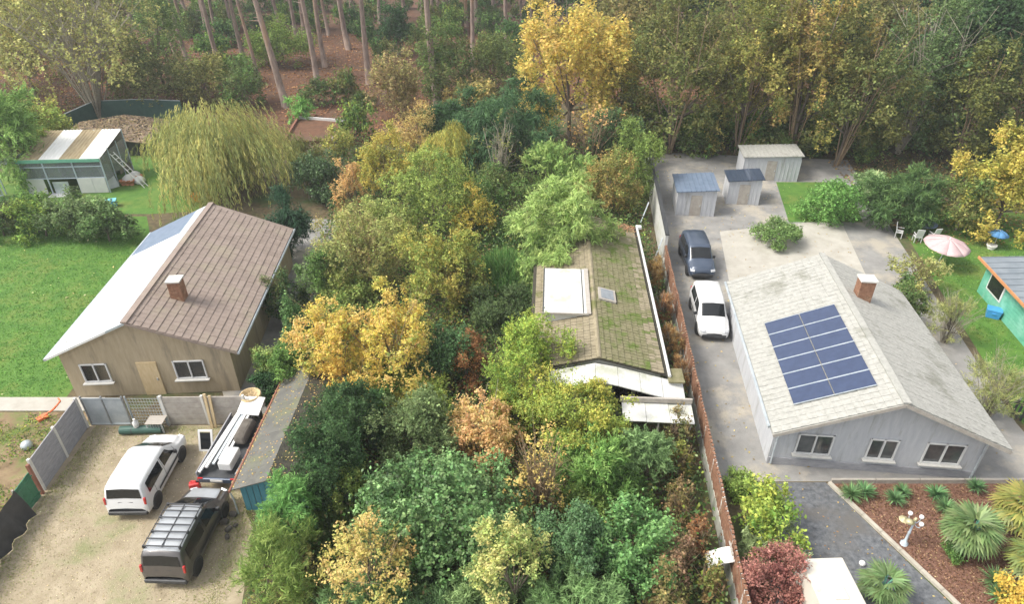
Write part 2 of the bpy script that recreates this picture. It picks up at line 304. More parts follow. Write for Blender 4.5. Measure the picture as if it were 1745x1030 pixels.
def crown_arrays(style, rad, hz, rng, pal, leaf, cover, opts):
    """returns P, A, N, L, aspect, C and clump centres; rad = (rx, ry, rz)"""
    rad = np.asarray(rad, float); rm = float(np.mean(rad))
    area = 4 * math.pi * rm * rm * .9
    asp = opts.get('asp', {'broad': .62, 'sparse': .65, 'feather': .16, 'needle': .13, 'willow': .17, 'grass': .07}[style])
    n = int(min(opts.get('nmax', 22000), max(500, cover * area / (leaf * leaf * asp * .5))))
    nc = opts.get('nc', int(np.clip(10 + 9 * rm, 14, 46)))
    c, r, d = clumps(rad, hz, nc, rng, low=opts.get('low', -.8), spread=opts.get('spread', (.40, .95)), cr=opts.get('cr', (.18, .40)))
    pal = np.asarray(pal, float); up = np.array([0, 0, 1.0])
    wt = r ** 2; wt /= wt.sum()
    ci = rng.choice(len(c), n, p=wt)
    ccol = pal[rng.integers(0, len(pal), len(c))]
    lcol = pal[rng.integers(0, len(pal), n)]
    mixk = rng.uniform(.0, .7, (n, 1))
    C = (ccol[ci] * (1 - mixk) + lcol * mixk) * np.exp(rng.normal(0, .20, (n, 1))) * np.exp(rng.normal(0, .05, (n, 3)))
    C = np.clip(C, .004, .8)
    if style in ('broad', 'sparse'):
        # leafy shoots on the clumps: each shoot a short twig end carrying a handful of leaves
        per = opts.get('per', 9); ns = max(60, n // per); si = rng.choice(len(c), ns, p=wt)
        u = unit(rng.normal(size=(ns, 3)) + d[si] * .8 + up * .3)
        f = rng.uniform(.45, 1.12, ns) + np.abs(rng.normal(0, .16, ns)) * (1.6 if style == 'sparse' else 1)
        tip = c[si] + u * (r[si] * f)[:, None] * rad + rng.normal(0, .03 * rm, (ns, 3))
        ax = unit(u * .8 + up * .6 + rng.normal(0, .45, (ns, 3)))
        k = np.repeat(np.arange(ns), per); n = len(k)
        t_ = rng.uniform(-1, 1, (n, 1))
        P = tip[k] + ax[k] * t_ * leaf * 1.5 + rng.normal(0, leaf * .42, (n, 3))
        Nn = unit(ax[k] * .5 + up * .55 + rng.normal(0, .6, (n, 3)))
        A = unit(np.cross(Nn, rng.normal(size=(n, 3))) + ax[k] * .3); A[:, 2] -= .2; A = unit(A)
        L = leaf * rng.uniform(.55, 1.3, n)
        tcol = ccol[si] * .45 + pal[rng.integers(0, len(pal), ns)] * .55
        tcol = tcol * np.exp(rng.normal(0, .24, (ns, 1)))
        C = np.clip(tcol[k] * (1 - mixk[:1] * 0) * np.exp(rng.normal(0, .2, (n, 1))) * np.exp(rng.normal(0, .05, (n, 3))), .004, .8)
    elif style in ('feather', 'needle'):
        # sprays: each spray a small fan of narrow leaves around an outward twig
        per = 14; ns = max(40, n // per); si = rng.choice(len(c), ns, p=wt)
        u = unit(rng.normal(size=(ns, 3)) + d[si] * .9 + up * .15)
        tip = c[si] + u * (r[si] * rng.uniform(.75, 1.1, ns))[:, None] * rad
        droop = opts.get('droop', .45)
        ax = unit(u - up * droop + rng.normal(0, .25, (ns, 3)))
        k = np.repeat(np.arange(ns), per); n = len(k)
        along = rng.uniform(-1, .6, (n, 1)) * leaf * 1.6
        A = unit(ax[k] + rng.normal(0, .5, (n, 3)) - up * droop * .3)
        P = tip[k] + ax[k] * along + rng.normal(0, leaf * .18, (n, 3))
        Nn = unit(u[k] * .5 + up * .6 + rng.normal(0, .4, (n, 3)))
        L = leaf * rng.uniform(.6, 1.3, n)
        sc = pal[rng.integers(0, len(pal), ns)] * np.exp(rng.normal(0, .18, (ns, 1)))
        C = np.clip(sc[k] * np.exp(rng.normal(0, .14, (n, 1))), .004, .8)
    elif style == 'willow':
        per = 22; ns = max(60, n // per)
        nk = 26; kd = sph(nk, rng, .0); kq = rng.uniform(.25, 1.0, nk); kh = rng.uniform(.62, 1.12, nk); ki = rng.integers(0, nk, ns)
        base = kd[ki] * kq[ki][:, None] * rad + rng.normal(0, 1, (ns, 3)) * rad * .13
        q = np.clip(np.hypot(base[:, 0] / rad[0], base[:, 1] / rad[1]), .02, 1.15)
        st = base.copy(); st[:, 2] = hz + rad[2] * np.sqrt(np.clip(1.25 - q ** 2, .06, 1.2)) * kh[ki] * rng.uniform(.8, 1.08, ns)
        u = unit(np.stack([base[:, 0], base[:, 1], 0 * q + .01], 1))
        ln = np.clip(rng.uniform(.3, 1.05, ns), 0, 1) * np.clip(st[:, 2] - .25, .5, 99)
        out = np.stack([u[:, 0], u[:, 1], 0 * u[:, 0]], 1)
        k = np.repeat(np.arange(ns), per); n = len(k); t = rng.uniform(0, 1, n)
        P = st[k] + out[k] * (np.sqrt(t) * .9)[:, None] - up * (ln[k] * t)[:, None] + rng.normal(0, .05, (n, 3))
        A = unit(out[k] * (.5 * (1 - t))[:, None] - up + rng.normal(0, .22, (n, 3)))
        Nn = unit(out[k] + rng.normal(0, .6, (n, 3)))
        L = leaf * rng.uniform(.7, 1.4, n)
        sc = pal[rng.integers(0, len(pal), ns)] * np.exp(rng.normal(0, .2, (ns, 1)))
        C = np.clip(sc[k] * np.exp(rng.normal(0, .12, (n, 1))), .004, .8)
    elif style == 'grass':
        q = np.sqrt(rng.uniform(0, 1, n)); a = rng.uniform(0, 2 * math.pi, n)
        base = np.stack([q * np.cos(a) * rad[0], q * np.sin(a) * rad[1], 0 * a], 1)
        L = leaf * rng.uniform(.5, 1.3, n) * (1.15 - .5 * q)
        A = unit(np.stack([np.cos(a) * q * .7, np.sin(a) * q * .7, np.ones(n)], 1) + rng.normal(0, .28, (n, 3)))
        P = base + A * (L * .5)[:, None]; P[:, 2] = np.maximum(P[:, 2], .05) + opts.get('dome', 0) * (1 - q ** 2)
        Nn = unit(rng.normal(size=(n, 3)))
    return P, A, Nn, L, asp, C, c

def limbs_mesh(name, c, hz, m, rng, tr, nl=9, base=(0, 0, 0)):
    b = MB(); fork = Vector((rng.normal(0, .08), rng.normal(0, .08), max(.15, hz * .45)))
    b.tube([base, Vector(base).lerp(fork, .5) + Vector((rng.normal(0, .03), rng.normal(0, .03), 0)), fork], [tr * 1.25, tr, tr * .8], 7)
    for i in rng.permutation(len(c))[:nl]:
        e = Vector(c[i]); mid = fork.lerp(e, .5) + Vector(rng.normal(0, .12, 3))
        b.tube([fork, mid, e], [tr * .55, tr * .36, tr * .12], 5)
    return b.mesh(name, m, True)

def twigs_mesh(name, m, rng, n, h, spread, r0=.03, forks=3, base_r=.2):
    b = MB()
    for i in range(n):
        a = rng.uniform(0, 6.28); s = rng.uniform(.2, 1) * spread; hh = h * rng.uniform(.6, 1)
        p0 = Vector((math.cos(a) * base_r * rng.uniform(0, 1), math.sin(a) * base_r * rng.uniform(0, 1), 0))
        p2 = Vector((math.cos(a) * s, math.sin(a) * s, hh)); p1 = p0.lerp(p2, .5) + Vector((rng.normal(0, .04 * h) - math.cos(a) * s * .12, rng.normal(0, .04 * h) - math.sin(a) * s * .12, h * rng.uniform(.02, .14)))
        b.tube([p0, p1, p2], [r0, r0 * .75, r0 * .3], 4, False)
        for j in range(forks):
            t = rng.uniform(.35, .9); q = p1.lerp(p2, max(0, t * 2 - 1)) if t > .5 else p0.lerp(p1, t * 2)
            e = q + Vector((rng.normal(0, .35), rng.normal(0, .35), rng.uniform(.2, .7))) * (h * .3)
            b.tube([q, e], [r0 * .45, r0 * .18], 3, False)
    return b.mesh(name, m, True)

def fit(bb, trunk=0.0):
    x0, y0, x1, y1 = bb; hz = 1.0
    for _ in range(25):
        X, Y, _z = G((x0 + x1) / 2, (y0 + y1) / 2, hz)
        zc = Y * CT + (CAM_H - hz) * ST; dist = math.hypot(Y, CAM_H - hz); sphi = (CAM_H - hz) / dist; cphi = math.sqrt(1 - sphi * sphi)
        r = (x1 - x0) / 2 * zc / FPX; s = (y1 - y0) / 2 * zc / FPX
        rz = math.sqrt(max(s * s - (r * sphi) ** 2, (.4 * r) ** 2)) / cphi
        rz = min(max(rz, .45 * r), 3.2 * r); hz = hz * .5 + .5 * min(rz * .92 + trunk, 18)
    return X, Y, r, rz, hz

SEED = [100]
def plant(name, label, cat, bb, style, pal, leaf=.13, cover=1.8, trunk=0.0, group=None, m='leaf', bark='bark', tr=None, twigs=0, **o):
    SEED[0] += 1; rng = np.random.default_rng(SEED[0])
    if isinstance(bb, dict):
        X, Y, _ = G(*bb['at']) if 'at' in bb else (*bb['xy'], 0)
        r, rz, hz = bb['r'], bb['rz'], bb['hz']
    else:
        X, Y, r, rz, hz = fit(bb, trunk)
    t = thing(name, label, cat, (X, Y, 0), 0, group)
    k = o.get('fat', 1.10)
    P, A, Nn, L, asp, C, c = crown_arrays(style, (r * k, r * k * o.get('deep', 1), rz * k), hz, rng, pal, leaf, cover, o)
    C = C * o.get('gain', 1.14); keep = P[:, 2] > .03
    P, A, Nn, C = P[keep], A[keep], Nn[keep], C[keep]; L = np.asarray(L)[keep]
    leaf_obj({'grass': 'blades'}.get(style, 'crown'), P, A, Nn, L, asp, C, m, t)
    if style != 'grass':
        cc = c[c[:, 2] > .2] if (c[:, 2] > .2).any() else c
        link('trunk', limbs_mesh('trunk', cc, hz, M[bark], rng, tr or min(.28, .035 + .02 * rz), o.get('nl', 10)), t)
    if twigs:
        link('twigs', twigs_mesh('twigs', M[o.get('twig_mat', 'twig')], rng, twigs, hz + rz * 1.05, r * .95, o.get('twig_r', .025), o.get('forks', 3)), t)
    return t

PAL = dict(
    dark=[(.022, .055, .026), (.035, .08, .034), (.05, .10, .045)],
    laurel=[(.065, .135, .045), (.095, .18, .07), (.045, .10, .035), (.15, .23, .11)],
    mid=[(.075, .15, .035), (.10, .19, .05), (.055, .115, .035)],
    greygreen=[(.10, .155, .075), (.13, .19, .10), (.075, .125, .06)],
    lime=[(.20, .27, .035), (.15, .23, .035), (.27, .29, .04), (.11, .19, .035)],
    bamboo=[(.19, .30, .10), (.14, .24, .08), (.26, .36, .14)],
    gold=[(.60, .39, .06), (.58, .38, .14), (.54, .38, .05), (.22, .26, .07), (.60, .36, .17), (.40, .33, .06)],
    golddeep=[(.46, .32, .07), (.50, .36, .08), (.32, .29, .07), (.44, .29, .11), (.24, .25, .06)],
    peach=[(.60, .40, .22), (.60, .43, .22), (.56, .34, .18), (.42, .36, .13)],
    olive=[(.16, .165, .055), (.12, .14, .05), (.20, .185, .065), (.085, .115, .04)],
    olivegold=[(.23, .22, .055), (.17, .19, .05), (.30, .25, .07), (.12, .155, .045)],
    rust=[(.24, .11, .04), (.30, .15, .06), (.18, .085, .035)],
    brown=[(.15, .10, .055), (.20, .14, .08), (.11, .08, .04)],
    tan=[(.40, .27, .11), (.46, .33, .15), (.30, .22, .08)],
    willow=[(.29, .29, .055), (.22, .25, .06), (.36, .32, .07), (.18, .21, .06)],
    blue=[(.055, .11, .05), (.08, .15, .075), (.04, .085, .04)],
    bluelight=[(.11, .19, .09), (.15, .24, .12), (.08, .14, .065)],
    grass=[(.075, .17, .05), (.10, .21, .06), (.055, .14, .04), (.13, .20, .07)],
    yelgreen=[(.27, .28, .05), (.20, .24, .05), (.33, .30, .08), (.14, .19, .05)],
    maroon=[(.20, .05, .075), (.28, .09, .12), (.15, .035, .055)],
    dull=[(.10, .12, .05), (.14, .15, .065), (.075, .095, .04)],
)
p_ = PAL

# ------------------------------------------------------------------ vehicles
ST_ = np.array([  # s, z bottom, z belt, z top, half width, half width top
    (0.00, .40, .60, .70, .78, .76), (.05, .34, .74, .92, .87, .83), (.10, .31, .96, 1.10, .90, .84), (.24, .30, 1.0, 1.66, .905, .77),
    (.36, .28, 1.0, 1.78, .905, .75), (.8, .28, 1.0, 1.83, .905, .75), (1.9, .28, 1.0, 1.83, .905, .75), (2.45, .28, 1.0, 1.79, .905, .74),
    (2.66, .28, 1.0, 1.70, .905, .72), (3.42, .28, 1.0, 1.17, .90, .77), (3.52, .28, .97, 1.11, .90, .76), (4.15, .28, .80, .95, .87, .68),
    (4.33, .30, .62, .74, .79, .58), (4.38, .36, .50, .60, .66, .5)])
def vring(s, kt):
    zb, zl, zt, wd, wt = [np.interp(s, ST_[:, 0], ST_[:, i]) for i in range(1, 6)]
    return [(0, zb), (wd * .9, zb), (wd, zb + .13), (wd, zb + .3 * (zl - zb) + .1), (wd * .985, zl), (wt, zt - .09), (wt - .10, zt - .012), (0, zt + .025)]
def vsurf(s, u, side, kt=1):
    r = vring(s, kt); i = min(int(u), 6); t = u - i
    x = r[i][0] * (1 - t) + r[i + 1][0] * t; z = r[i][1] * (1 - t) + r[i + 1][1] * t
    return Vector((x * side, s - 2.19, z))
def grid_mesh(name, pts, m, smooth=True):
    b = MB(); h = len(pts); w_ = len(pts[0])
    b.add([p for row in pts for p in row], [(i * w_ + j, i * w_ + j + 1, (i + 1) * w_ + j + 1, (i + 1) * w_ + j) for i in range(h - 1) for j in range(w_ - 1)])
    return b.mesh(name, m, smooth)
def side_patch(b0, b1, t0, t1, u0, u1, side, off):
    rows = []
    for k in range(4):
        q = k / 3; a = b0 + (t0 - b0) * q; c = b1 + (t1 - b1) * q; u = u0 + (u1 - u0) * q
        rows.append([vsurf(a + (c - a) * j / 6, u, side) + Vector((off * side, 0, off * .4)) for j in range(7)])
    return rows
def mid_patch(s0, s1, umin, d, sq=1.0):
    rows = []
    for k in range(4):
        q = k / 3; s = s0 + (s1 - s0) * q; row = []
        for j in range(13):
            v = (j / 6 - 1); row.append(vsurf(s, 7 - abs(v) * (7 - umin), 1 if v >= 0 else -1) + Vector(d))
        rows.append(row)
    return rows
def make_van(name, label, paint, roofm, loc, rz, rack=False, group=None, far=False):
    t = thing(name, label, 'van', loc, rz, group); t.scale = (.95, .95, .95)
    ss = sorted(set(list(ST_[:, 0]) + list(np.linspace(.4, 4.3, 24)))); us = [0, 1, 1.5, 2, 3, 4, 4.5, 5, 5.5, 6, 6.5, 7]
    rows = [[vsurf(s, u, 1) for u in us] + [vsurf(s, u, -1) for u in us[-2::-1]] for s in ss]
    me = grid_mesh('body', rows, paint)
    body = link('body', me, t)
    off = .014
    if roofm is not paint:
        link('roof_panel', grid_mesh('roof_panel', [[vsurf(s, 7 - abs(v) * 1.6, 1 if v >= 0 else -1) + Vector((0, 0, .012)) for v in np.linspace(-1, 1, 13)] for s in np.linspace(.36, 2.55, 12)], roofm), t)
        link('bonnet_sheen', grid_mesh('bonnet_sheen', [[vsurf(s, 7 - abs(v) * 1.3, 1 if v >= 0 else -1) + Vector((0, .004, .012)) for v in np.linspace(-1, 1, 13)] for s in np.linspace(3.5, 4.26, 8)], roofm), t)  # reflection on the charcoal bonnet, painted as a silver panel
    for sd_ in (1, -1):
        link('front_side_window', grid_mesh('w', side_patch(2.02, 3.12, 2.0, 2.6, 4.14, 4.86, sd_, off), M['glass']), t)
        link('rear_side_window', grid_mesh('w', side_patch(.52, 1.84, .58, 1.86, 4.14, 4.84, sd_, off), M['glass']), t)
        link('door_rub_strip', grid_mesh('w', side_patch(1.15, 3.35, 1.15, 3.35, 3.0, 3.3, sd_, .02), M['trim']), t)
        for s0 in (.95, 1.93, 3.1):
            link('door_seam', grid_mesh('w', side_patch(s0, s0 + .022, s0, s0 + .022, 2.2, 4.9, sd_, .005), M['trim']), t)
        MB().box((.965 * sd_, .78, 1.08), (.16, .10, .2)).build('wing_mirror', M['trim'], t, bevel=.03)
        MB().box((.835 * sd_, -2.08, 1.05), (.09, .10, .34), rx=-.12).build('tail_light', M['red_lens'], t, bevel=.02)
        MB().box((.66 * sd_, 2.06, .72), (.30, .18, .17), rz=-.35 * sd_, rx=.5).build('headlight', M['lamp_lens'], t, bevel=.03)
        for wy in (-1.42, 1.30):
            MB().lathe((.80 * sd_, wy, .36), [(.0, -.01), (.40, -.01), (.40, .113), (.0, .113)] if sd_ > 0 else [(.0, -.113), (.40, -.113), (.40, .01), (.0, .01)], 18, 'X').build('wheel_arch', M['trim'], t)
            prof = [(.19, -.1), (.30, -.1), (.325, -.06), (.325, .06), (.30, .1), (.19, .1)]
            ty = MB().lathe((.83 * sd_, wy, .325), prof, 20, 'X').build('wheel', M['tyre'], t, True)
            MB().lathe((.83 * sd_, wy, .325), [(.0, -.09), (.19, -.09), (.19, .092), (.12, .098), (.0, .085)] if sd_ > 0 else [(.0, -.085), (.12, -.098), (.19, -.092), (.19, .09), (.0, .09)], 14, 'X').build('rim', M['rim'], ty)
    link('rear_window', grid_mesh('w', mid_patch(.125, .232, 6.0, (0, -.014, .004)), M['glass']), t)
    link('windscreen', grid_mesh('w', mid_patch(2.72, 3.40, 5.75, (0, .008, .014)), M['glass']), t)
    MB().box((0, -2.17, .43), (1.66, .16, .20)).build('rear_bumper', M['trim'], t, bevel=.05)
    MB().box((0, 2.17, .42), (1.40, .12, .22)).build('front_bumper', M['trim'], t, bevel=.05)
    MB().box((0, -2.152, .80), (.50, .02, .11), rx=-.2).build('number_plate', M['plate'], t)
    MB().box((.02, -2.112, 1.0), (.62, .02, .035), rx=-.2).build('tailgate_handle', M['trim'], t)
    if rack:
        ro = MB().box((0, -.7, 1.875), (.04, 2.0, .02)).build('roof_rack', M['trim'], t)
        for sd_ in (1, -1):
            rk = MB(); rk.tube([(.70 * sd_, -1.75, 1.90), (.70 * sd_, .36, 1.90)], .022, 6)
            for y in (-1.7, -1.0, -.3, .33): MB().box((.70 * sd_, y, 1.84), (.06, .1, .12)).build('rack_foot', M['trim'], ro)
            rk.build('rack_rail', M['trim'], ro)
        for k in range(7): MB().box((0, -1.72 + k * .335, 1.925), (1.44, .045, .03)).build('cross_bar', M['trim'], ro)
    return t
a = G(255, 868); 
make_van('delivery_van', 'white panel van parked nose to the grey board fence', M['white_van'], M['white_van'], (-15.5, 20.45, 0), R(1))
make_van('delivery_van', 'charcoal van with silver roof and black roof rack on the sandy ground', M['grey_van'], M['roof_silver'], (-12.55, 17.35, 0), R(-2), True)

# loaded trailer behind the charcoal van
tx, ty_ = -12.3, 21.8
t = thing('loaded_trailer', 'low dark trailer loaded with scrap beside the teal shed', 'trailer', (tx, ty_, 0), R(-3))
MB().box((0, 0, .62), (1.7, 3.7, .12)).build('load_bed', M['trim'], t, bevel=.02)
for s in (-1, 1):
    MB().box((.84 * s, 0, .82), (.05, 3.7, .32)).build('side_board', M['concrete'], t)
    MB().box((.70 * s, -1.9, .66), (.22, .06, .16)).build('tail_light', M['red_lens'], t)
    wl = MB().lathe((.72 * s, -.3, .32), [(.15, -.09), (.29, -.09), (.32, -.04), (.32, .04), (.29, .09), (.15, .09)], 18, 'X').build('wheel', M['tyre'], t, True)
    MB().lathe((.72 * s, -.3, .32), [(0, -.08), (.16, -.08), (.16, .08), (0, .08)], 12, 'X').build('rim', M['rim'], wl)
MB().box((0, -1.88, .60), (1.6, .12, .24)).build('rear_bumper', M['navy'], t, bevel=.04)
MB().box((0, -1.955, .64), (.52, .02, .11)).build('number_plate', M['plate'], t)
MB().tube([(0, 1.8, .6), (0, 2.9, .5)], .05, 6).build('drawbar', M['trim'], t)
rng = np.random.default_rng(4)
labs = ['long white plank at the left edge of the trailer load', 'long white plank next to the leftmost one on the trailer', 'long grey-white gutter pipe in the middle of the trailer load', 'white window frame strip lying on the trailer load', 'long pale plank on top of the trailer load']
for k in range(5):
    x = -.72 + .17 * k
    o = MB().box((0, 0, 0), (.11, 3.4 - .25 * k, .08), rx=R(4)).build('plank', M['white_plain'] if k != 2 else M['galv'], None, loc=(tx + x + .15, ty_ - .05 + .1 * k, 1.04 + .04 * (k % 2)), rot=(0, 0, R(-9 + k)))
    prop(o, labs[k], 'plank', 'planks on the trailer')
o = MB().box((tx + .28, ty_ - 1.15, 1.14), (.56, 1.0, .42), rz=R(-4)).build('foam_block', M['white_plain'], bevel=.05); prop(o, 'white foam box on the tail of the loaded trailer', 'box')
o = MB().box((tx + .35, ty_ + .6, 1.12), (.62, 1.5, .42), rz=R(-3), taper=.75).build('tarpaulin_bundle', M['rubble'], bevel=.12); prop(o, 'dark grey tarpaulin bundle in the middle of the trailer', 'bundle')
o = MB().box((tx + .25, ty_ + 1.95, 1.35), (1.05, .95, .08), rx=R(18), rz=R(-6)).build('loading_ramp', M['white_plain']); prop(o, 'white sheet propped below the round wicker tub', 'sheet')
t = thing('planter', 'round wicker tub with dead plant at the back of the trailer', 'planter', (-12.25, 24.35, 0))
MB().lathe((0, 0, .6), [(.34, 0), (.44, .5), (.48, .95), (.43, .95), (.40, .8), (0, .78)], 18).build('tub', M['wicker'], t, True)
link('dead_plant', twigs_mesh('dead_plant', M['twig'], rng, 10, .4, .35, .015), t, (0, 0, 1.35))
MB().lathe((0, 0, 0), [(.3, 0), (.3, .62)], 12).build('stand', M['trim'], t)
t = thing('frame_panel', 'white window frame leaning beside the trailer', 'frame', (*G(352, 770)[:2], 0))
for dx, dz, sx, sz in ((-.28, .45, .09, .95), (.28, .45, .09, .95), (0, .9, .64, .09), (0, .05, .64, .09)): MB().box((dx, dz * .45, dz), (sx, .06, sz), rx=R(-24)).build('frame_bar', M['white_plain'], t)
MB().box((0, .20, .45), (.5, .02, .8), rx=R(-24)).build('pane', M['glass'], t)
t = thing('timber_post', 'pair of tan timber boards leaning on the back fence', 'timber', (*G(367, 728)[:2], 0))
MB().box((-.1, 0, .95), (.12, .06, 2.0), rx=R(-6)).build('board', M['wood'], t); MB().box((.08, .02, .9), (.12, .06, 1.9), rx=R(-5), ry=R(2)).build('board', M['wood'], t)
t = thing('fuel_can', 'red plastic jerrycan beside the trailer bumper', 'can', (*G(335, 836)[:2], 0))
MB().box((0, 0, .24), (.42, .26, .46), rz=.3).build('body', M['red'], t, bevel=.05); MB().tube([(-.12, 0, .47), (-.1, 0, .56), (.08, 0, .56), (.1, 0, .47)], .025, 6).build('handle', M['red'], t); MB().lathe((.15, .04, .46), [(.05, 0), (.05, .1)], 10).build('cap', M['trim'], t)
t = thing('rolled_mat', 'dark green rolled sheet lying at the foot of the fence gate', 'roll', (*G(243, 738)[:2], 0), R(3))
MB().tube([(-.95, 0, .2), (.95, 0, .2)], .2, 14).build('roll', M['dark_green'], t, False); MB().tube([(-.4, 0, .2), (-.36, 0, .2)], .206, 14).build('strap', M['trim'], t)
t = thing('water_canister', 'small white canister standing on the green roll by the fence', 'canister', (G(241, 732)[0], G(243, 738)[1], .4))
MB().lathe((0, 0, 0), [(.11, 0), (.13, .05), (.13, .26), (.05, .34), (.05, .4)], 12).build('bottle', M['white_plain'], t, True); MB().lathe((0, 0, .4), [(.055, 0), (.055, .05)], 10).build('cap', M['white_plain'], t)
t = thing('wire_cage', 'wire mesh animal cage standing by the back fence', 'cage', (*G(272, 733)[:2], 0))
for x in (-.35, .35):
    for y in (-.25, .25): MB().box((x, y, .3), (.04, .04, .6)).build('corner_post', M['galv'], t)
for z in (.15, .3, .45, .6):
    MB().box((0, -.25, z), (.66, .012, .015)).build('wire', M['galv'], t)
for k in range(6): MB().box((-.3 + .12 * k, -.255, .3), (.012, .012, .56)).build('wire', M['galv'], t)
MB().box((0, 0, .62), (.8, .6, .03)).build('lid', M['wood_grey'], t)
for i, (x, y, s) in enumerate(((383, 893, .5), (390, 905, .4), (388, 918, .35), (398, 880, .45), (402, 898, .3))):
    q = G(x, y); o = MB().box((0, 0, s * .3), (s * .8, s * .55, s * .4), rz=i, taper=.75).build('stone_block', M['rubble'], None, loc=q, bevel=.06)
    prop(o, ['largest dark stone in the row beside the shed corner', 'second stone in the row towards the bare earth', 'front stone at the end of the row by the shed', 'stone nearest the teal shed wall', 'smallest stone beside the bare earth'][i], 'stone', 'stones by the shed')

# ------------------------------------------------------------------ fences round the parking ground
def plate_fence(name, label, pts, h, n, pm, postm, post_name='post'):
    t = thing(name, label, 'fence', (*pts[0], 0)); ox, oy = pts[0]
    d = math.hypot(pts[1][0] - ox, pts[1][1] - oy); pme = MB().box((0, 0, 0), (d - .1, .045, h / n - .012)).mesh('plate', pm)
    for i, p in enumerate(pts):
        MB().box((p[0] - ox, p[1] - oy, (h + .08) / 2), (.12, .12, h + .08)).build(post_name, postm, t, bevel=.012)
        if i + 1 < len(pts):
            q = pts[i + 1]; an = math.atan2(q[1] - p[1], q[0] - p[0])
            for k in range(n):
                link('plate', pme, t, ((p[0] + q[0]) / 2 - ox, (p[1] + q[1]) / 2 - oy, h / n * (k + .5) + .01), (0, 0, an))
    return t
plate_fence('board_fence', 'grey concrete plate fence along the left side of the sandy parking ground', [(-20.05, 23.75), (-19.98, 21.85), (-19.9, 19.95)], 1.75, 5, M['concrete'], M['conc_post'])
plate_fence('board_fence', 'grey concrete plate fence closing the back of the parking ground', [(-16.25, 23.95), (-14.35, 23.98), (-12.45, 24.01)], 1.7, 5, M['wood_grey'], M['conc_post'])
t = thing('metal_gate', 'double galvanised sheet gate in the corner of the parking ground', 'gate', (-18.95, 23.9, 0))
for k in (-1, 1):
    MB().box((k * .47, 0, .88), (.86, .03, 1.6)).build('gate_leaf', M['galv'], t)
for x in (-.95, 0, .95): MB().box((x, -.01, .9), (.06, .06, 1.8)).build('gate_post', M['rim'], t)
for z in (.1, 1.68): MB().box((0, -.03, z), (1.84, .03, .06)).build('gate_rail', M['galv'], t)
t = thing('mesh_panel', 'wire mesh panel between the galvanised gate and the concrete fence', 'fence', (-17.1, 23.93, 0))
for k in range(12): MB().box((-.72 + k * .131, 0, .85), (.014, .014, 1.6)).build('wire', M['galv'], t)
for k in range(9): MB().box((0, .012, .1 + k * .19), (1.5, .012, .014)).build('wire', M['galv'], t)
for x in (-.78, .76): MB().box((x, 0, .88), (.06, .06, 1.76)).build('post', M['galv'], t)
t = thing('green_panel_fence', 'short green panel with red-brown post at the end of the concrete fence', 'fence', (-19.85, 19.85, 0))
MB().box((0, -.12, .85), (.12, .12, 1.75)).build('post', M['wood_red'], t)
for k in range(3): MB().box((.0, -.42 - k * .36, .72), (.04, .34, 1.4 - .03 * k)).build('panel', M['green_panel'], t)
for z in (.25, 1.2): MB().box((.03, -.75, z), (.03, 1.1, .05)).build('rail', M['green_panel'], t)
t = thing('tarpaulin_fence', 'black tarpaulin hung on a low fence at the left of the parking ground', 'fence', (-19.8, 18.6, 0))
rows = []
for i in range(46):
    y = -i * .24; row = []
    for j in range(9):
        q = j / 8; h = 1.45 - .12 * math.sin(i * .35) * math.sin(i * .11 + 1); z = h * (1 - q) + .03
        row.append((.10 * math.sin(i * 1.7 + q * 2) * (.3 + q) + .28 * q + .03 * math.sin(i * .9 + 5 * q) + .004 * i * (1 if i > 12 else 1), y, z))
    rows.append(row)
link('tarpaulin', grid_mesh('tarpaulin', rows, M['tarp']), t)
for k in range(6): MB().box((-.06, -k * 2.1, .72), (.07, .07, 1.5)).build('post', M['wood_grey'], t)

# ------------------------------------------------------------------ teal shed
t = thing('long_shed', 'long low shed with grey felt roof and teal front', 'shed', (-9.7, 18.75, 0), R(-1.0))
SL, HW, EV, RG = 7.6, 1.38, 1.45, 1.98
MB().prism([(-HW + .12, 0), (HW - .12, 0), (HW - .12, EV - .06), (0, RG - .08), (-HW + .12, EV - .06)], .12, SL - .1).build('wall', M['wood_grey'], t)
for k in range(10):
    x = -HW + .14 + k * .262; hh = EV + (RG - EV) * (1 - abs(x + .12) / HW) - .10
    MB().box((x + .12, .10, hh / 2), (.235, .03, hh)).build('front_board', M['teal'], t)
def slope_mesh(x0, z0, x1, z1, y0, y1, th): return MB().prism([(x0, z0), (x1, z1), (x1, z1 - th), (x0, z0 - th)], y0, y1)
for k in range(8):
    y = -.1 + k * .975
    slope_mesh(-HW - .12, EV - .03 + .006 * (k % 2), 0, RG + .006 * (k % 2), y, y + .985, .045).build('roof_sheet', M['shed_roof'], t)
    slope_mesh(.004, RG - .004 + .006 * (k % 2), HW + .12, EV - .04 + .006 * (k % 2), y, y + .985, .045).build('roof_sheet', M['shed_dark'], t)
MB().tube([(-HW - .17, -.2, EV - .05), (-HW - .17, SL, EV - .05)], .06, 6).build('gutter', M['wood_red'], t)
MB().tube([(-HW - .17, -.15, EV - .08), (-HW - .1, -.15, .9), (-HW - .1, -.15, .05)], .035, 6).build('downpipe', M['galv'], t)
rng = np.random.default_rng(5)
n = 850; xs = np.concatenate([rng.uniform(-HW, 0, 190), rng.uniform(0, HW, 330), rng.uniform(-HW - .26, -HW - .02, 330)]); ys = rng.uniform(0, SL, n)
zs = RG - (RG - EV) * np.abs(xs) / HW + .022
scatter_quads('fallen_leaves', np.stack([xs, ys, zs], 1), .085, [(.5, .36, .12), (.40, .28, .16), (.30, .18, .10), (.55, .42, .2)], .25, parent=t)['kind'] = 'stuff'

